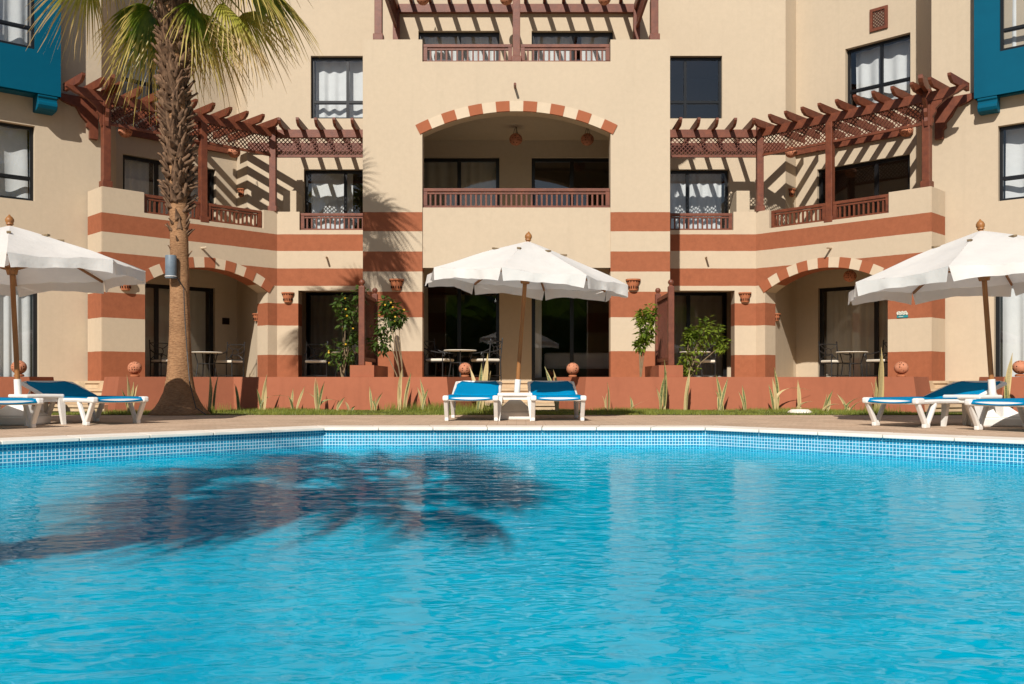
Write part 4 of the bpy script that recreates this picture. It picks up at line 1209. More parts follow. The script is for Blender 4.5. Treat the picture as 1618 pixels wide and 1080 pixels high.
# ------------------------------------------------------------------ sun loungers (foot end at the origin, head towards +y)
lo = empty('sun_lounger', (0, 0, 0))
Wd = 0.33
def leg_v(x, ya, yb, yc, zt=0.285):
    m_ = MB()
    m_.bar((x, ya, zt), (x, yb - 0.005, 0.025), 0.05, 0.055, up=(1, 0, 0)); m_.bar((x, yc, zt), (x, yb + 0.012, 0.025), 0.044, 0.05, up=(1, 0, 0))
    m_.box(x - 0.027, x + 0.027, yb - 0.05, yb + 0.05, 0.0, 0.05)
    m_.build('leg', M['white_plastic'], lo, bevel=0.012)
for x in (-Wd, Wd):
    leg_v(x, 0.03, 0.19, 0.36); leg_v(x, 0.98, 1.16, 1.34)
    m_ = MB(); m_.tube([(x, 0.0, 0.30), (x, 0.4, 0.305), (x, 0.8, 0.30), (x, 1.9, 0.29)], 0.028, 8, sq=1.0); m_.build('side_rail', M['white_plastic'], lo, smooth=True)
    m_ = MB(); m_.box(x - 0.04, x + 0.04, -0.025, 0.12, 0.275, 0.345); m_.build('corner_cap', M['white_plastic'], lo, bevel=0.02)
    m_ = MB(); m_.tube([(x, 1.12, 0.315), (x, 1.5, 0.425), (x, 1.80, 0.505)], 0.026, 8); m_.tube([(x, 1.55, 0.43), (x, 1.68, 0.30)], 0.014, 6); m_.build('back_rail', M['white_plastic'], lo, smooth=True)
for y, z in ((0.02, 0.295), (1.88, 0.29)):
    m_ = MB(); m_.tube([(-Wd, y, z), (Wd, y, z)], 0.025, 8); m_.build('cross_bar', M['white_plastic'], lo, smooth=True)
m_ = MB(); m_.tube([(-Wd, 1.80, 0.505), (-Wd + 0.1, 1.845, 0.518), (Wd - 0.1, 1.845, 0.518), (Wd, 1.80, 0.505)], 0.022, 8); m_.build('head_bar', M['white_plastic'], lo, smooth=True)
def sling(name, ys, zs, half, cut=None):
    m_ = MB(); nx = 10; k = 0
    for j, (y, z) in enumerate(zip(ys, zs)):
        hw = half if not cut else half - max(0, (y - cut[0])) / (cut[1] - cut[0]) * 0.07 * (1 if y > cut[0] else 0)
        for i in range(nx + 1):
            u = -1 + 2 * i / nx
            m_.v.append(Vector((u * hw, y, z - 0.018 * (1 - u * u))))
    for j in range(len(ys) - 1):
        for i in range(nx):
            a = j * (nx + 1) + i; m_.f.append([a, a + 1, a + nx + 2, a + nx + 1]); m_.m.append(0)
    o = m_.build(name, M['blue_sling'], lo, smooth=True, sharp=180)
    md = o.modifiers.new('thick', 'SOLIDIFY'); md.thickness = 0.012; md.offset = 0
    return o
ys = [0.03 + 1.09 * k / 8 for k in range(9)]; sling('seat_sling', [-0.01] + ys, [0.30] + [0.338] * 9, Wd + 0.012)
ys = [1.13 + 0.70 * k / 8 for k in range(9)]; sling('back_sling', ys, [0.338 + (y - 1.13) * 0.275 for y in ys], Wd - 0.005, (1.62, 1.83))
us = [False]
def rz_axis(ax): return math.atan2(ax[1], ax[0]) - math.pi / 2
for loc, ax, lab in (((-0.605, 12.35), (0.02, 1), 'blue sun lounger left of the centre parasol pole, sling fully sunlit'),
                     ((0.555, 12.35), (-0.02, 1), 'blue sun lounger right of the centre parasol pole, backrest half shaded'),
                     ((-4.84, 11.45), (-0.8, 0.6), 'blue sun lounger right of the left parasol base'),
                     ((-5.60, 10.36), (-0.8, 0.6), 'blue sun lounger cut off by the left edge of the picture'),
                     ((4.32, 10.83), (0.84, 0.54), 'blue sun lounger left of the right parasol base'),
                     ((5.07, 9.86), (0.84, 0.54), 'blue sun lounger cut off by the right edge of the picture')):
    place(lo, us, (loc[0], loc[1], 0.0), rz_axis(ax), lab, 'sun lounger', 'sun loungers round the pool')

st = empty('side_table', (0, 0, 0))
m_ = MB(); m_.box(-0.235, 0.235, -0.235, 0.235, 0.33, 0.375); m_.build('table_top', M['white_plastic'], st, bevel=0.016)
m_ = MB(); m_.box(-0.205, 0.205, -0.205, 0.205, 0.285, 0.33); m_.build('apron', M['white_plastic'], st)
for x in (-1, 1):
    for y in (-1, 1):
        m_ = MB(); a, c = 0.20, 0.225
        m_.hexa([(x * c - .022, y * c - .022, 0), (x * c + .022, y * c - .022, 0), (x * c + .022, y * c + .022, 0), (x * c - .022, y * c + .022, 0),
                 (x * a - .04, y * a - .04, 0.33), (x * a + .034, y * a - .04, 0.33), (x * a + .034, y * a + .034, 0.33), (x * a - .04, y * a + .034, 0.33)])
        m_.build('leg', M['white_plastic'], st)
us = [False]
for loc, rz, lab in (((-0.02, 12.78), 0.0, 'white plastic side table between the two centre loungers'), ((-5.92, 11.55), 0.93, 'white plastic side table beside the left parasol base'), ((5.38, 11.05), -1.0, 'white plastic side table beside the right parasol base')):
    place(st, us, (loc[0], loc[1], 0.0), rz, lab, 'table', 'white plastic side tables')

# ------------------------------------------------------------------ parasols
def parasol(loc, rad, ztop, zrim, tilt, rz, label):
    r_ = empty('parasol', loc, label, 'parasol', 'white canvas parasols')
    b_ = MB(); b_.box(-0.26, 0.26, -0.26, 0.26, 0.0, 0.11)
    b_.hexa([(-0.25, -0.25, 0.11), (0.25, -0.25, 0.11), (0.25, 0.25, 0.11), (-0.25, 0.25, 0.11), (-0.05, -0.05, 0.30), (0.05, -0.05, 0.30), (0.05, 0.05, 0.30), (-0.05, 0.05, 0.30)])
    bs_ = b_.build('base', M['white_plastic'], None, origin=(0, 0, 0), bevel=0.02); bs_.parent = r_; bs_.location = (0, 0, 0)
    T = Matrix.Rotation(tilt[1], 3, 'Y') @ Matrix.Rotation(tilt[0], 3, 'X')
    RZ = Matrix.Rotation(rz, 3, 'Z')
    def tp(p): return T @ (RZ @ Vector(p))
    def bld(mb, name, mat, par, smooth=False, sharp=35):
        mb.v = [tp(p) for p in mb.v]
        o = mb.build(name, mat, None, smooth=smooth, origin=(0, 0, 0), sharp=sharp); o.parent = par; o.location = (0, 0, 0); return o
    m_ = MB(); m_.tube([(0, 0, 0.22), (0, 0, 0.56)], 0.042, 14); bld(m_, 'sleeve', M['white_plastic'], r_, True)
    m_ = MB(); m_.tube([(0, 0, 0.5), (0, 0, ztop + 0.02)], 0.030, 12); bld(m_, 'pole', M['pole'], r_, True)
    m_ = MB(); m_.lathe([(0.0, ztop + 0.01), (0.045, ztop + 0.012), (0.04, ztop + 0.03), (0.05, ztop + 0.05), (0.05, ztop + 0.075), (0.036, ztop + 0.1), (0.016, ztop + 0.118), (0.01, ztop + 0.13), (0.0, ztop + 0.137)], n=14); bld(m_, 'finial', M['pole'], r_, True)
    zh = zrim + (ztop - zrim) * 0.08
    m_ = MB(); m_.lathe([(0.035, zh - 0.10), (0.06, zh - 0.10), (0.075, zh - 0.04), (0.075, zh), (0.035, zh + 0.02)], n=8); bld(m_, 'hub', M['pole'], r_)
    N = 8
    for k in range(N):
        a = 2 * math.pi * (k + 0.5) / N; d = Vector((math.cos(a), math.sin(a), 0))
        m_ = MB(); m_.bar(Vector((0, 0, ztop - 0.03)) + d * 0.04, d * (rad * 0.985) + Vector((0, 0, zrim - 0.018)), 0.022, 0.03); rib = bld(m_, 'rib', M['pole'], r_)
        m_ = MB(); e = d * (rad * 0.52) + Vector((0, 0, ztop + (zrim - ztop) * 0.53 - 0.03)); m_.bar(Vector((0, 0, zh - 0.03)) + d * 0.06, e, 0.02, 0.026); bld(m_, 'strut', M['pole'], rib)
    # canopy: eight sagging panels
    m_ = MB(); nr, na = 10, 10; rnd = random.Random(int(loc[0] * 10) + 99)
    def cpt(k, i, j):
        a0 = 2 * math.pi * (k + 0.5) / N; a1 = a0 + 2 * math.pi / N
        t = i / nr; u = j / na
        p0 = Vector((math.cos(a0), math.sin(a0), 0)); p1 = Vector((math.cos(a1), math.sin(a1), 0))
        q = p0.lerp(p1, u) * rad * t
        z = ztop + (zrim - ztop) * (0.86 * t + 0.14 * t * t)
        edge = 4 * u * (1 - u)
        z -= 0.035 * edge * math.sin(math.pi * min(1, t * 0.9)) * t
        z += (0.010 * math.sin(9 * t + 7 * u + k) + 0.006 * math.sin(23 * u + 5 * t + 2 * k) * edge + 0.0015 * rnd.uniform(-1, 1) * edge) * t
        q = q * (1 - 0.035 * edge * t)
        return q + Vector((0, 0, z))
    for k in range(N):
        base = len(m_.v)
        for i in range(nr + 1):
            for j in range(na + 1): m_.v.append(cpt(k, i, j))
        for i in range(nr):
            for j in range(na):
                a = base + i * (na + 1) + j; m_.f.append([a, a + 1, a + na + 2, a + na + 1]); m_.m.append(0)
    can = bld(m_, 'canopy', M['canvas'], r_, True, 60)
    # valance flaps, one to each panel, open at the corners
    for k in range(N):
        m_ = MB(); na2 = 16
        for row in range(4):
            for j in range(na2 + 1):
                u = j / na2; p = cpt(k, nr, 0).lerp(cpt(k, nr, na), u)
                e = 4 * u * (1 - u); p = cpt(k, nr, 0) * 0 + p
                q = Vector((p.x, p.y, 0)); ql = q.length
                q = q * (1 - 0.035 * e)
                h = 0.17 - 0.055 * e
                dz = h * row / 3
                out = (0.02 * math.sin(u * 13 + k * 2.3) + 0.012 * math.sin(u * 29 + k)) * row / 3
                gap = 0.0 if row == 0 else 0.03 * row / 3 * (1 - 2 * u)
                cc = cpt(k, nr, round(u * na))
                zz = cpt(k, nr, int(u * na)).z * (1 - (u * na - int(u * na))) + cpt(k, nr, min(na, int(u * na) + 1)).z * (u * na - int(u * na))
                tdir = (cpt(k, nr, na) - cpt(k, nr, 0)).normalized()
                p2 = Vector((q.x, q.y, zz - dz)) + q.normalized() * (out + 0.012 * row / 3) + tdir * gap * (rad * 0.7)
                m_.v.append(p2)
        for row in range(3):
            for j in range(na2):
                a = row * (na2 + 1) + j; m_.f.append([a, a + 1, a + na2 + 2, a + na2 + 1]); m_.m.append(0)
        bld(m_, 'valance', M['canvas'], can, True, 180)
    for k in range(N):                                    # leather tabs with a peg on the ribs
        a = 2 * math.pi * (k + 0.5) / N; d = Vector((math.cos(a), math.sin(a), 0)); c = d * (rad * 0.36) + Vector((0, 0, ztop + (zrim - ztop) * (0.86 * 0.36 + 0.14 * 0.13) + 0.006))
        m_ = MB(); m_.bar(c - d * 0.045, c + d * 0.045, 0.045, 0.022); bld(m_, 'rib_tab', M['stem'], can)
    return r_
parasol((-0.02, 13.15, 0), 1.44, 2.50, 1.96, (R(1.0), R(4.2)), R(10), 'white canvas parasol in the centre, its pole leaning right')
parasol((-6.1, 11.5, 0), 1.53, 2.45, 1.90, (R(0.0), R(-2.8)), R(4), 'white canvas parasol at the left edge of the picture')
parasol((5.72, 11.2, 0), 1.62, 2.35, 1.80, (R(-1.0), R(-3.6)), R(-16), 'white canvas parasol at the right edge, pole leaning left')

# ------------------------------------------------------------------ palms
def uv_build(mb, uvs, name, mat, parent, smooth=True, origin=None):
    """uvs: one (u, v) per vertex"""
    me = bpy.data.meshes.new(name); origin = Vector(origin) if origin is not None else Vector((0, 0, 0))
    me.from_pydata([tuple(p - origin) for p in mb.v], [], mb.f); me.materials.append(mat)
    ul = me.uv_layers.new(name='UVMap')
    li = [0] * len(me.loops); me.loops.foreach_get('vertex_index', li)
    flat = []
    for v in li: flat += [uvs[v][0], uvs[v][1]]
    ul.data.foreach_set('uv', flat)
    if smooth: me.polygons.foreach_set('use_smooth', [True] * len(me.polygons))
    me.update()
    o = bpy.data.objects.new(name, me); COL.objects.link(o); o.parent = parent
    o.location = origin
    return o

def frond(root, c, az, el, lp, lb, seed, mat, spread=108, sag=1.0):
    rnd = random.Random(seed)
    d = Vector((math.cos(az) * math.cos(el), math.sin(az) * math.cos(el), math.sin(el)))
    pts = []; p = Vector(c); n = 6
    for i in range(n + 1):
        pts.append(p.copy()); dd = (d + Vector((0, 0, -0.55 * sag * (i / n) ** 1.3))).normalized(); p = p + dd * lp / n
    f = (pts[-1] - pts[-2]).normalized()
    m_ = MB(); m_.tube(pts, [0.028 - 0.016 * i / n for i in range(n + 1)], 5)
    uvs = [(0.5, 0.0)] * len(m_.v)
    side = f.cross(Vector((0, 0, 1)));
    if side.length < 0.05: side = Vector((-math.sin(az), math.cos(az), 0))
    side.normalize(); up = side.cross(f).normalized()
    roll = rnd.uniform(-0.5, 0.5); side, up = (side * math.cos(roll) + up * math.sin(roll)), (up * math.cos(roll) - side * math.sin(roll))
    o = pts[-1]; nb = 46; ns = 7
    for j in range(nb):
        ph = R(-spread + 2 * spread * (j + 0.5) / nb) + rnd.uniform(-0.02, 0.02)
        bd = f * math.cos(ph) + side * math.sin(ph) - up * 0.22 * abs(math.sin(ph))
        bd.normalize()
        L_ = lb * (1.0 - 0.22 * (abs(ph) / R(spread)) ** 2) * rnd.uniform(0.9, 1.06)
        droop = rnd.uniform(0.5, 1.0) * sag
        sd = bd.cross(up)
        if sd.length < 0.05: sd = bd.cross(Vector((0, 0, 1)))
        sd.normalize(); nrm = sd.cross(bd)
        ti = 0.75 if j % 2 else -0.75
        sv = (sd * math.cos(ti) + nrm * math.sin(ti))
        base = len(m_.v); tw = rnd.uniform(-0.4, 0.4)
        for i in range(ns + 1):
            t = i / ns
            q = o + bd * L_ * t + Vector((0, 0, -1)) * (droop * L_ * 0.95 * max(0, t - 0.22) ** 1.7)
            drift = Vector((rnd.uniform(-1, 1), rnd.uniform(-1, 1), 0)) * 0.012 * t
            w = 0.021 * (0.25 + 1.6 * t) if t < 0.42 else 0.0193 * max(0.06, (1 - t) / 0.58) ** 0.8
            s2 = sv
            m_.v.append(q + drift - s2 * w); m_.v.append(q + drift + s2 * w)
            uvs += [(0.0, t), (1.0, t)]
        for i in range(ns):
            a = base + 2 * i; m_.f.append([a, a + 1, a + 3, a + 2]); m_.m.append(0)
    return uv_build(m_, uvs, 'frond', mat, root)

def palm(loc, label, H=7.3, lean=(-0.12, 0.0), seed=3):
    rnd = random.Random(seed)
    r_ = empty('palm_tree', loc, label, 'palm tree')
    def cx(z): t = z / H; return Vector((lean[0] * t + 0.04 * math.sin(t * 4), lean[1] * t, z))
    prof = [(0.0, 0.50), (0.05, 0.44), (0.12, 0.375), (0.22, 0.305), (0.36, 0.245), (0.52, 0.212), (0.7, 0.194), (1.0, 0.175), (1.36, 0.160), (2.0, 0.148), (2.8, 0.138), (3.3, 0.138), (4.0, 0.15), (5.0, 0.162), (6.2, 0.165), (H, 0.15)]
    m_ = MB(); pts = []; rs = []
    for (z0, r0), (z1, r1) in zip(prof[:-1], prof[1:]):
        n = max(1, int((z1 - z0) / 0.06))
        for k in range(n):
            t = k / n; z = z0 + (z1 - z0) * t; pts.append(cx(z)); rs.append((r0 + (r1 - r0) * t) * (1 + 0.012 * math.sin(z * 90) + 0.012 * rnd.uniform(-1, 1)))
    pts.append(cx(H)); rs.append(0.15)
    m_.tube(pts, rs, 22)
    t_ = m_.build('trunk', M['trunk'], None, smooth=True, sharp=180, origin=(0, 0, 0)); t_.parent = r_; t_.location = (0, 0, 0)
    # leaf bases
    protos = []
    for v in range(3):
        b_ = MB(); h = 0.17 + 0.03 * v; rows = 5
        for i in range(rows + 1):
            t = i / rows; w = 0.072 * (1 - 0.80 * t ** 1.6); out = 0.010 + 0.055 * t ** 1.5 + (0.015 if v == 1 else 0) * t
            for u in (-1, -0.5, 0, 0.5, 1):
                top = 0.03 * abs(u) if i == rows else 0
                b_.v.append(Vector((out + 0.02 * (1 - u * u) - 0.015 * abs(u), u * w, h * t + top + 0.02 * math.sin(u * 3 + v))))
        for i in range(rows):
            for j in range(4):
                a = i * 5 + j; b_.f.append([a, a + 1, a + 6, a + 5]); b_.m.append(0)
        o = b_.build('leaf_base', M['boot'], None, smooth=True, origin=(0, 0, 0), sharp=180)
        md = o.modifiers.new('thick', 'SOLIDIFY'); md.thickness = 0.022; md.offset = -1
        dg = bpy.context.evaluated_depsgraph_get(); me = bpy.data.meshes.new_from_object(o.evaluated_get(dg)); me.materials.clear(); me.materials.append(M['boot'])
        bpy.data.objects.remove(o, do_unlink=True); protos.append(me)
    z = 2.5; k = 0
    while z < H - 0.05:
        dens = min(1.0, max(0.0, (z - 2.7) / 0.9))
        if rnd.random() < 0.07 + 0.93 * dens:
            a = k * 2.399963 + rnd.uniform(-0.6, 0.6)
            c = cx(z); rr = 0.125 + 0.03 * dens
            o = bpy.data.objects.new('leaf_base', protos[rnd.randrange(3)]); COL.objects.link(o); o.parent = r_
            o.location = (c.x + rr * math.cos(a), c.y + rr * math.sin(a), z)
            o.rotation_euler = (rnd.uniform(-0.35, 0.35), rnd.uniform(-0.15, 0.5), a)
            q_ = 0.45 + 0.55 * dens; o.scale = (q_ * rnd.uniform(0.8, 1.5), q_ * rnd.uniform(0.7, 1.25), q_ * rnd.uniform(0.6, 1.2))
        z += 0.0082; k += 1
    c = cx(H)
    sd = seed * 100
    rings = [(-60, 4, 0.70, 1.0, 0.0), (-30, 5, 1.15, 1.05, 0.3), (-5, 9, 1.4, 1.05, 0.6), (24, 14, 1.3, 1.05, 0.2), (48, 11, 1.15, 1.0, 0.0), (72, 5, 0.9, 0.95, 0.0)]
    for el, n, lp, lb, dry in rings:
        for i in range(n):
            az = 2 * math.pi * (i + 0.5 * (el % 3)) / n + rnd.uniform(-0.22, 0.22); sd += 1
            if el < 10 and math.sin(az) < -0.60: continue      # the pool side has been cut back
            mt = M['frond_dry'] if rnd.random() < dry * 0.75 else M['frond']
            cc = c + Vector((0, 0, -0.15 if el < -20 else 0.12 * (el + 20) / 90))
            frond(r_, cc, az, R(el + rnd.uniform(-7, 7)), lp * rnd.uniform(0.85, 1.12), lb, sd, mt, 82 if el < 10 else 104, 1.0 if el < 30 else 0.7)
    return r_
p1 = palm((-5.36, 14.9, 0.0), 'tall fan palm with shaggy trunk on the lawn left of centre')
m_ = MB(); m_.lathe([(0.0, 2.14), (0.08, 2.14), (0.085, 2.15), (0.085, 2.49), (0.08, 2.50), (0.0, 2.50)], n=20)
r_ = empty('garden_speaker', (-5.42, 14.66, 2.14), 'blue grey cylindrical speaker strapped to the palm trunk', 'speaker')
m_.v = [p + Vector((-5.41, 14.665, 0)) for p in m_.v]; m_.build('housing', M['metal_grey'], r_, smooth=True)
m_ = MB(); m_.tube([(-5.41 + 0.088 * math.cos(a), 14.665 + 0.088 * math.sin(a), 2.17) for a in [2 * math.pi * k / 20 for k in range(21)]], 0.007, 5); m_.build('band', M['white_plastic'], r_)
m_ = MB(); m_.tube([(-5.34, 14.65, 2.2), (-5.24, 14.75, 2.0), (-5.22, 14.74, 1.55), (-5.17, 14.70, 1.0), (-5.10, 14.62, 0.5), (-4.98, 14.55, 0.12), (-4.8, 14.5, 0.01)], 0.009, 5); m_.build('cable', M['iron'], r_)

p2 = copy_tree(p1)                                         # the palm across the pool whose shadow lies in the water
p2.location = (-6.45, -0.6, 0.0); p2.rotation_euler = (0, R(17), 1.0); p2.scale = (0.95,) * 3
p2.rotation_euler = (Matrix.Rotation(R(25), 3, 'Y') @ Matrix.Rotation(1.0, 3, 'Z')).to_euler()
tag(p2, 'leaning fan palm out of frame, its crown shadow lying in the pool', 'palm tree')

# ------------------------------------------------------------------ shrubs
def shrub(loc, label, h, clumps, nleaf, seed, flowers=0, dark=False, lsz=0.105):
    rnd = random.Random(seed)
    r_ = empty('flowering_shrub' if flowers else 'leafy_shrub', loc, label, 'shrub', 'shrubs on the terrace'); o = Vector(loc)
    tips = []
    for i, (dx, dy, z, rad) in enumerate(clumps):
        top = o + Vector((dx, dy, z))
        mid = o + Vector((dx * 0.35 + rnd.uniform(-.03, .03), dy * 0.35, z * 0.5))
        m_ = MB(); m_.tube([o, mid, top], [0.014, 0.011, 0.005], 6); m_.build('stem', M['stem'], r_)
        tips.append((top, rad))
    m_ = MB(); fl = MB()
    for i in range(nleaf):
        c, rad = tips[rnd.randrange(len(tips))]
        v = Vector((rnd.gauss(0, 1), rnd.gauss(0, 1), rnd.gauss(0, 1))); v = v.normalized() * rad * rnd.random() ** 0.55
        v.z *= 1.15
        p = c + v
        az = rnd.uniform(0, 6.28); dd = Vector((math.cos(az), math.sin(az), rnd.uniform(-0.9, 0.35))).normalized() * 0.7 + v.normalized() * 0.5
        dd.normalize(); sd = dd.cross(Vector((0, 0, 1))); sd.normalize(); up = sd.cross(dd)
        sd = sd * math.cos(rnd.uniform(-.8, .8)) + up * math.sin(rnd.uniform(-.8, .8))
        ln = lsz * rnd.uniform(0.7, 1.35); w = ln * 0.24; k = len(m_.v)
        m_.v += [p, p + dd * ln * 0.4 + sd * w - up * .006, p + dd * ln * 0.45 - up * 0.012, p + dd * ln * 0.4 - sd * w - up * .006, p + dd * ln - up * ln * 0.22]
        m_.f += [[k, k + 1, k + 2], [k, k + 2, k + 3], [k + 1, k + 4, k + 2], [k + 2, k + 4, k + 3]]; m_.m += [0] * 4
    for i in range(flowers):
        c, rad = tips[rnd.randrange(len(tips))]
        v = Vector((rnd.gauss(0, 1), -abs(rnd.gauss(0, 1)), rnd.gauss(0, 1))).normalized() * rad * 0.95; p = c + v; q = Vector((rnd.uniform(-.5, .5), -1, rnd.uniform(-.3, .6))).normalized()
        fl.tube([p, p + q * 0.035, p + q * 0.05], [0.006, 0.012, 0.019], 6)
    f_ = m_.build('foliage', M['shrub_dark'] if dark else M['shrub_leaf'], r_); f_['kind'] = 'stuff'
    if flowers: g_ = fl.build('blossoms', M['flower'], r_); g_['kind'] = 'stuff'
    return r_
def at(x, Y, z): return ((x - 816) * Y / FPX, Y, z)
shrub(at(541, 17.5, TF), 'yellow flowering climber in front of the left recessed terrace door', 1.6, [(0.0, 0, 0.45, 0.26), (0.12, 0, 0.62, 0.24), (-0.18, 0.05, 0.55, 0.22), (0.05, 0, 1.15, 0.2), (0.22, 0, 1.32, 0.17), (-0.02, 0, 1.45, 0.15), (0.2, .05, 0.85, 0.14), (0.32, 0.1, 1.6, 0.16)], 680, 5, 9, True)
shrub(at(640, 17.35, 0.02), 'tall thin shrub with yellow flowers right of the left trellis', 1.5, [(-0.42, 0.2, 1.55, 0.24), (-0.28, 0.2, 1.75, 0.22), (-0.48, 0.25, 1.25, 0.22), (-0.15, 0.15, 1.72, 0.15), (-0.36, 0.2, 1.95, 0.14)], 620, 6, 8, True)
shrub(at(1012, 17.6, TF), 'slim pale stemmed shrub against the right striped pillar', 1.3, [(0.08, 0, 0.85, 0.16), (0.14, 0, 1.05, 0.19), (0.2, 0, 1.28, 0.15), (0.02, 0, 1.2, 0.12), (-0.02, 0, 0.66, 0.1)], 620, 7)
shrub(at(1085, 17.5, TF), 'bushy light green shrub in front of the right recessed terrace door', 1.2, [(0.02, 0, 0.2, 0.22), (0.0, 0, 0.45, 0.22), (0.2, 0, 0.7, 0.2), (0.35, 0, 0.98, 0.22), (0.55, 0, 0.9, 0.2), (0.12, 0, 0.9, 0.12), (0.66, 0, 0.68, 0.14), (0.05, 0, 0.85, 0.12)], 760, 8)

# ------------------------------------------------------------------ variegated plants along the wall
LEAFS = []
for v in range(5):
    m_ = MB(); uvs = []; ns = 10
    for i in range(ns + 1):
        t = i / ns; w = 0.032 * (0.55 + 0.75 * math.sin(math.pi * min(1, t * 1.0 + 0.08)) ** 0.8) * (1 if t < 0.75 else max(0.03, (1 - t) / 0.25) ** 0.7)
        bend = [0.05, 0.16, -0.1, 0.55, 0.9][v] * t ** 2.2
        z = t * (1 - [0, 0.02, 0.01, 0.3, 0.68][v] * t * t); tw = [0.3, -0.5, 0.8, 0.4, -0.6][v] * t
        for u in (-1, 0, 1):
            m_.v.append(Vector((bend + u * w * math.cos(tw), u * w * math.sin(tw) + 0.02 * math.sin(3 * t + v) - 0.012 * (1 - abs(u)), z))); uvs.append(((u + 1) / 2, t))
    for i in range(ns):
        for j in range(2):
            a = i * 3 + j; m_.f.append([a, a + 1, a + 4, a + 3]); m_.m.append(0)
    o = uv_build(m_, uvs, 'leaf', M['snake'], None); LEAFS.append(o.data); bpy.data.objects.remove(o, do_unlink=True)
plants = [  # x, height px, leaves, spread, where
    (206, 55, 4, .3, 'between the left steps and the palm trunk'), (333, 60, 3, .25, 'just right of the palm trunk'), (378, 38, 2, .2, 'with one short dark leaf, second right of the palm'),
    (414, 52, 4, .5, 'in the palm trunk shadow on the wall'), (465, 36, 3, .35, 'below the left recessed corner pier'), (502, 46, 5, .6, 'with arching leaves below the left recessed door'),
    (531, 22, 2, .6, 'very small, below the left flowering climber'), (552, 14, 2, .6, 'lowest tuft, below the left trellis'), (590, 34, 4, .5, 'below the palm shaded pillar'),
    (636, 62, 4, .25, 'at the foot of the tall thin shrub'), (668, 46, 4, .35, 'left of the left centre lounger'), (757, 82, 4, .35, 'tall, rising behind the left centre lounger'),
    (880, 66, 3, .4, 'leaning out behind the right centre lounger'), (958, 40, 3, .2, 'right of the right centre lounger'), (996, 20, 2, .8, 'lying low right of the right centre lounger'),
    (1047, 72, 4, .22, 'tall, below the right trellis'), (1085, 58, 3, .2, 'upright, below the bushy light green shrub'), (1138, 52, 4, .35, 'below the right recessed door'),
    (1181, 36, 2, .15, 'two thin stalks below the right recessed pier'), (1225, 62, 5, .45, 'fanned out below the right porch arch edge'), (1260, 44, 3, .5, 'thin and dry left of the stone in the grass'),
    (1302, 34, 4, .8, 'sprawling dry leaves below the right porch chair'), (1340, 30, 5, .9, 'dense low and sprawling below the right porch table'), (1387, 92, 6, .2, 'tallest, next to the right lounger foot'), (1593, 88, 4, .2, 'tall, behind the right parasol base')]
rnd = random.Random(5)
for x, hp, n, spd, where in plants:
    Y = 16.55 if 340 < x < 1290 else 15.75
    if x in (757, 880): Y = 16.3
    if x > 1500: Y = 14.55
    if x == 206: Y = 15.2
    h = 1.12 * hp * Y / FPX; loc = ((x - 816) * Y / FPX, Y, 0.01)
    r_ = empty('variegated_plant', loc, 'variegated sword leaf plant %s' % where, 'plant', 'sword leaf plants along the terrace wall')
    for k in range(n):
        v = rnd.choice([0, 1, 2, 0, 2]) if k < max(1, n * (1 - spd * 0.7)) else rnd.choice([1, 3, 4])
        o = bpy.data.objects.new('leaf', LEAFS[v]); COL.objects.link(o); o.parent = r_
        sc_ = h * (1.0 if k == 0 else rnd.uniform(0.45, 0.95))
        o.location = (rnd.uniform(-.05, .05), rnd.uniform(-.04, .04), 0); tl = rnd.uniform(-spd, spd) * 0.55
        o.rotation_euler = (rnd.uniform(-.12, .12), tl, rnd.choice([0, math.pi]) + rnd.uniform(-0.7, 0.7)); o.scale = (max(0.6, sc_ * 1.15), max(0.6, sc_ * 1.15), sc_)

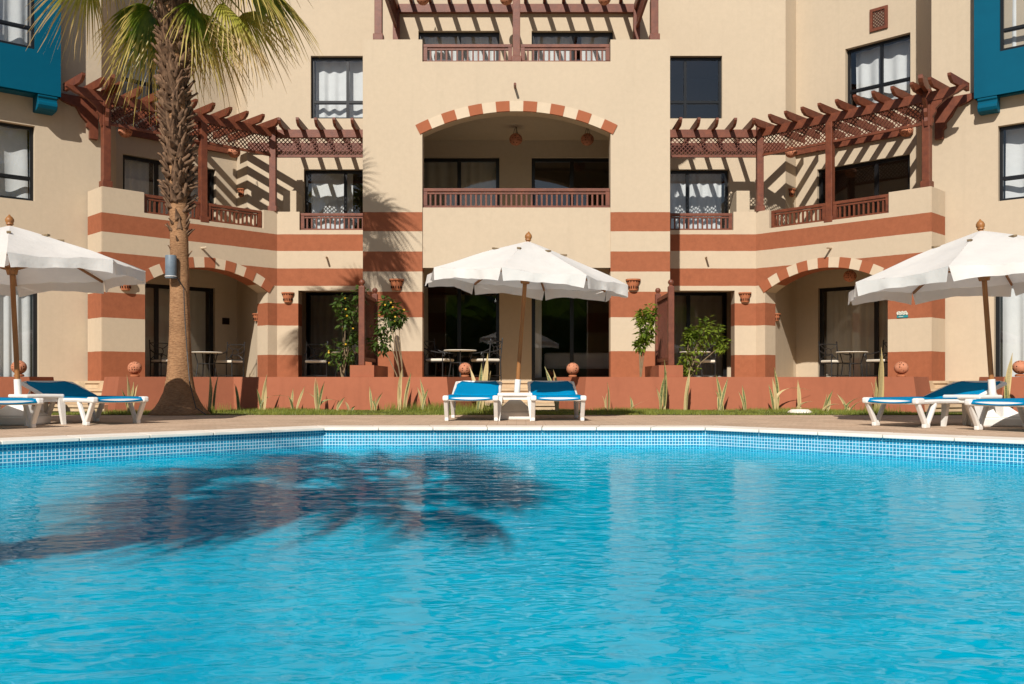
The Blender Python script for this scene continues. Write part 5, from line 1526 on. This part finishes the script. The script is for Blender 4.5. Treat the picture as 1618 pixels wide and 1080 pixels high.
# ------------------------------------------------------------------ grass and small things
rnd = random.Random(9); vs = []; fs = []
for i in range(52000):
    x = rnd.uniform(-9.2, 9.2); y = 14.58 + rnd.random() ** 1.25 * 2.5
    if abs(x) > 5.3 and y > 17.0 - (abs(x) - 5.1) * 0.85: continue
    if (math.sin(x * 1.7) * math.sin(y * 2.3 + x) > 0.55) and rnd.random() < 0.6: continue
    h = rnd.uniform(0.025, 0.06) * (1.0 + 0.5 * math.sin(x * 2.1 + y)); a = rnd.uniform(0, 6.28); w = 0.004; k = len(vs); l = rnd.uniform(-.03, .03)
    vs += [(x - w * math.cos(a), y - w * math.sin(a), 0.004), (x + w * math.cos(a), y + w * math.sin(a), 0.004), (x + l, y + rnd.uniform(-.02, .02), h)]; fs.append((k, k + 1, k + 2))
for (gx, gn) in ((-0.55, 500), (-1.2, 500), (-1.5, 350), (5.9, 250), (-5.0, 250), (-2.0, 300)):
    for i in range(gn):
        x = gx + rnd.gauss(0, 0.22); y = rnd.uniform(16.2, 16.9) if abs(gx) < 5 else 15.4; h = rnd.uniform(0.06, 0.2); a = rnd.uniform(0, 6.28); w = 0.004; k = len(vs)
        vs += [(x - w * math.cos(a), y - w * math.sin(a), 0.004), (x + w * math.cos(a), y + w * math.sin(a), 0.004), (x + rnd.uniform(-.05, .05), y + rnd.uniform(-.04, .04), h)]; fs.append((k, k + 1, k + 2))
me = bpy.data.meshes.new('grass'); me.from_pydata(vs, [], fs); me.materials.append(M['grass'])
g = bpy.data.objects.new('grass', me); COL.objects.link(g); tag(g, 'short sunlit grass strip between deck and terrace wall', 'grass', kind='stuff')
m_ = MB(); c = PX(1264, 652, 15.6); m_.lathe([(0.0, 0.06), (0.14, 0.055), (0.2, 0.02), (0.21, 0.0)], (c.x, 15.6, 0.005), 12); tag(m_.build('garden_stone', M['coping'], smooth=True), 'flat pale stone lying in the grass on the right', 'stone')

# unseen tree screen added behind the camera to darken the ground floor glass reflections
m_ = MB(); nx, nz = 140, 16; rnd = random.Random(4)
for j in range(nz + 1):
    for i in range(nx + 1):
        x = -40 + 80 * i / nx
        top = 8.6 + 1.1 * math.sin(x * 0.7) + 0.8 * math.sin(x * 1.9 + 1)
        m_.v.append(Vector((x, -24 + rnd.uniform(-.45, .45) - (1.5 if j == nz else 0), top * j / nz + rnd.uniform(-.25, .25) * (j > 0))))
for j in range(nz):
    for i in range(nx):
        a = j * (nx + 1) + i; m_.f.append([a, a + 1, a + nx + 2, a + nx + 1]); m_.m.append(0)
k = len(m_.v); m_.v += [Vector((-40, -28, 0)), Vector((40, -28, 0)), Vector((40, -27, 7.5)), Vector((-40, -27, 7.5))]; m_.f += [[k, k + 1, k + 2, k + 3]]; m_.m += [0]
tag(m_.build('added_hedge', M['shrub_dark']), 'tall dark tree hedge added out of frame to darken the ground floor glass', 'hedge')
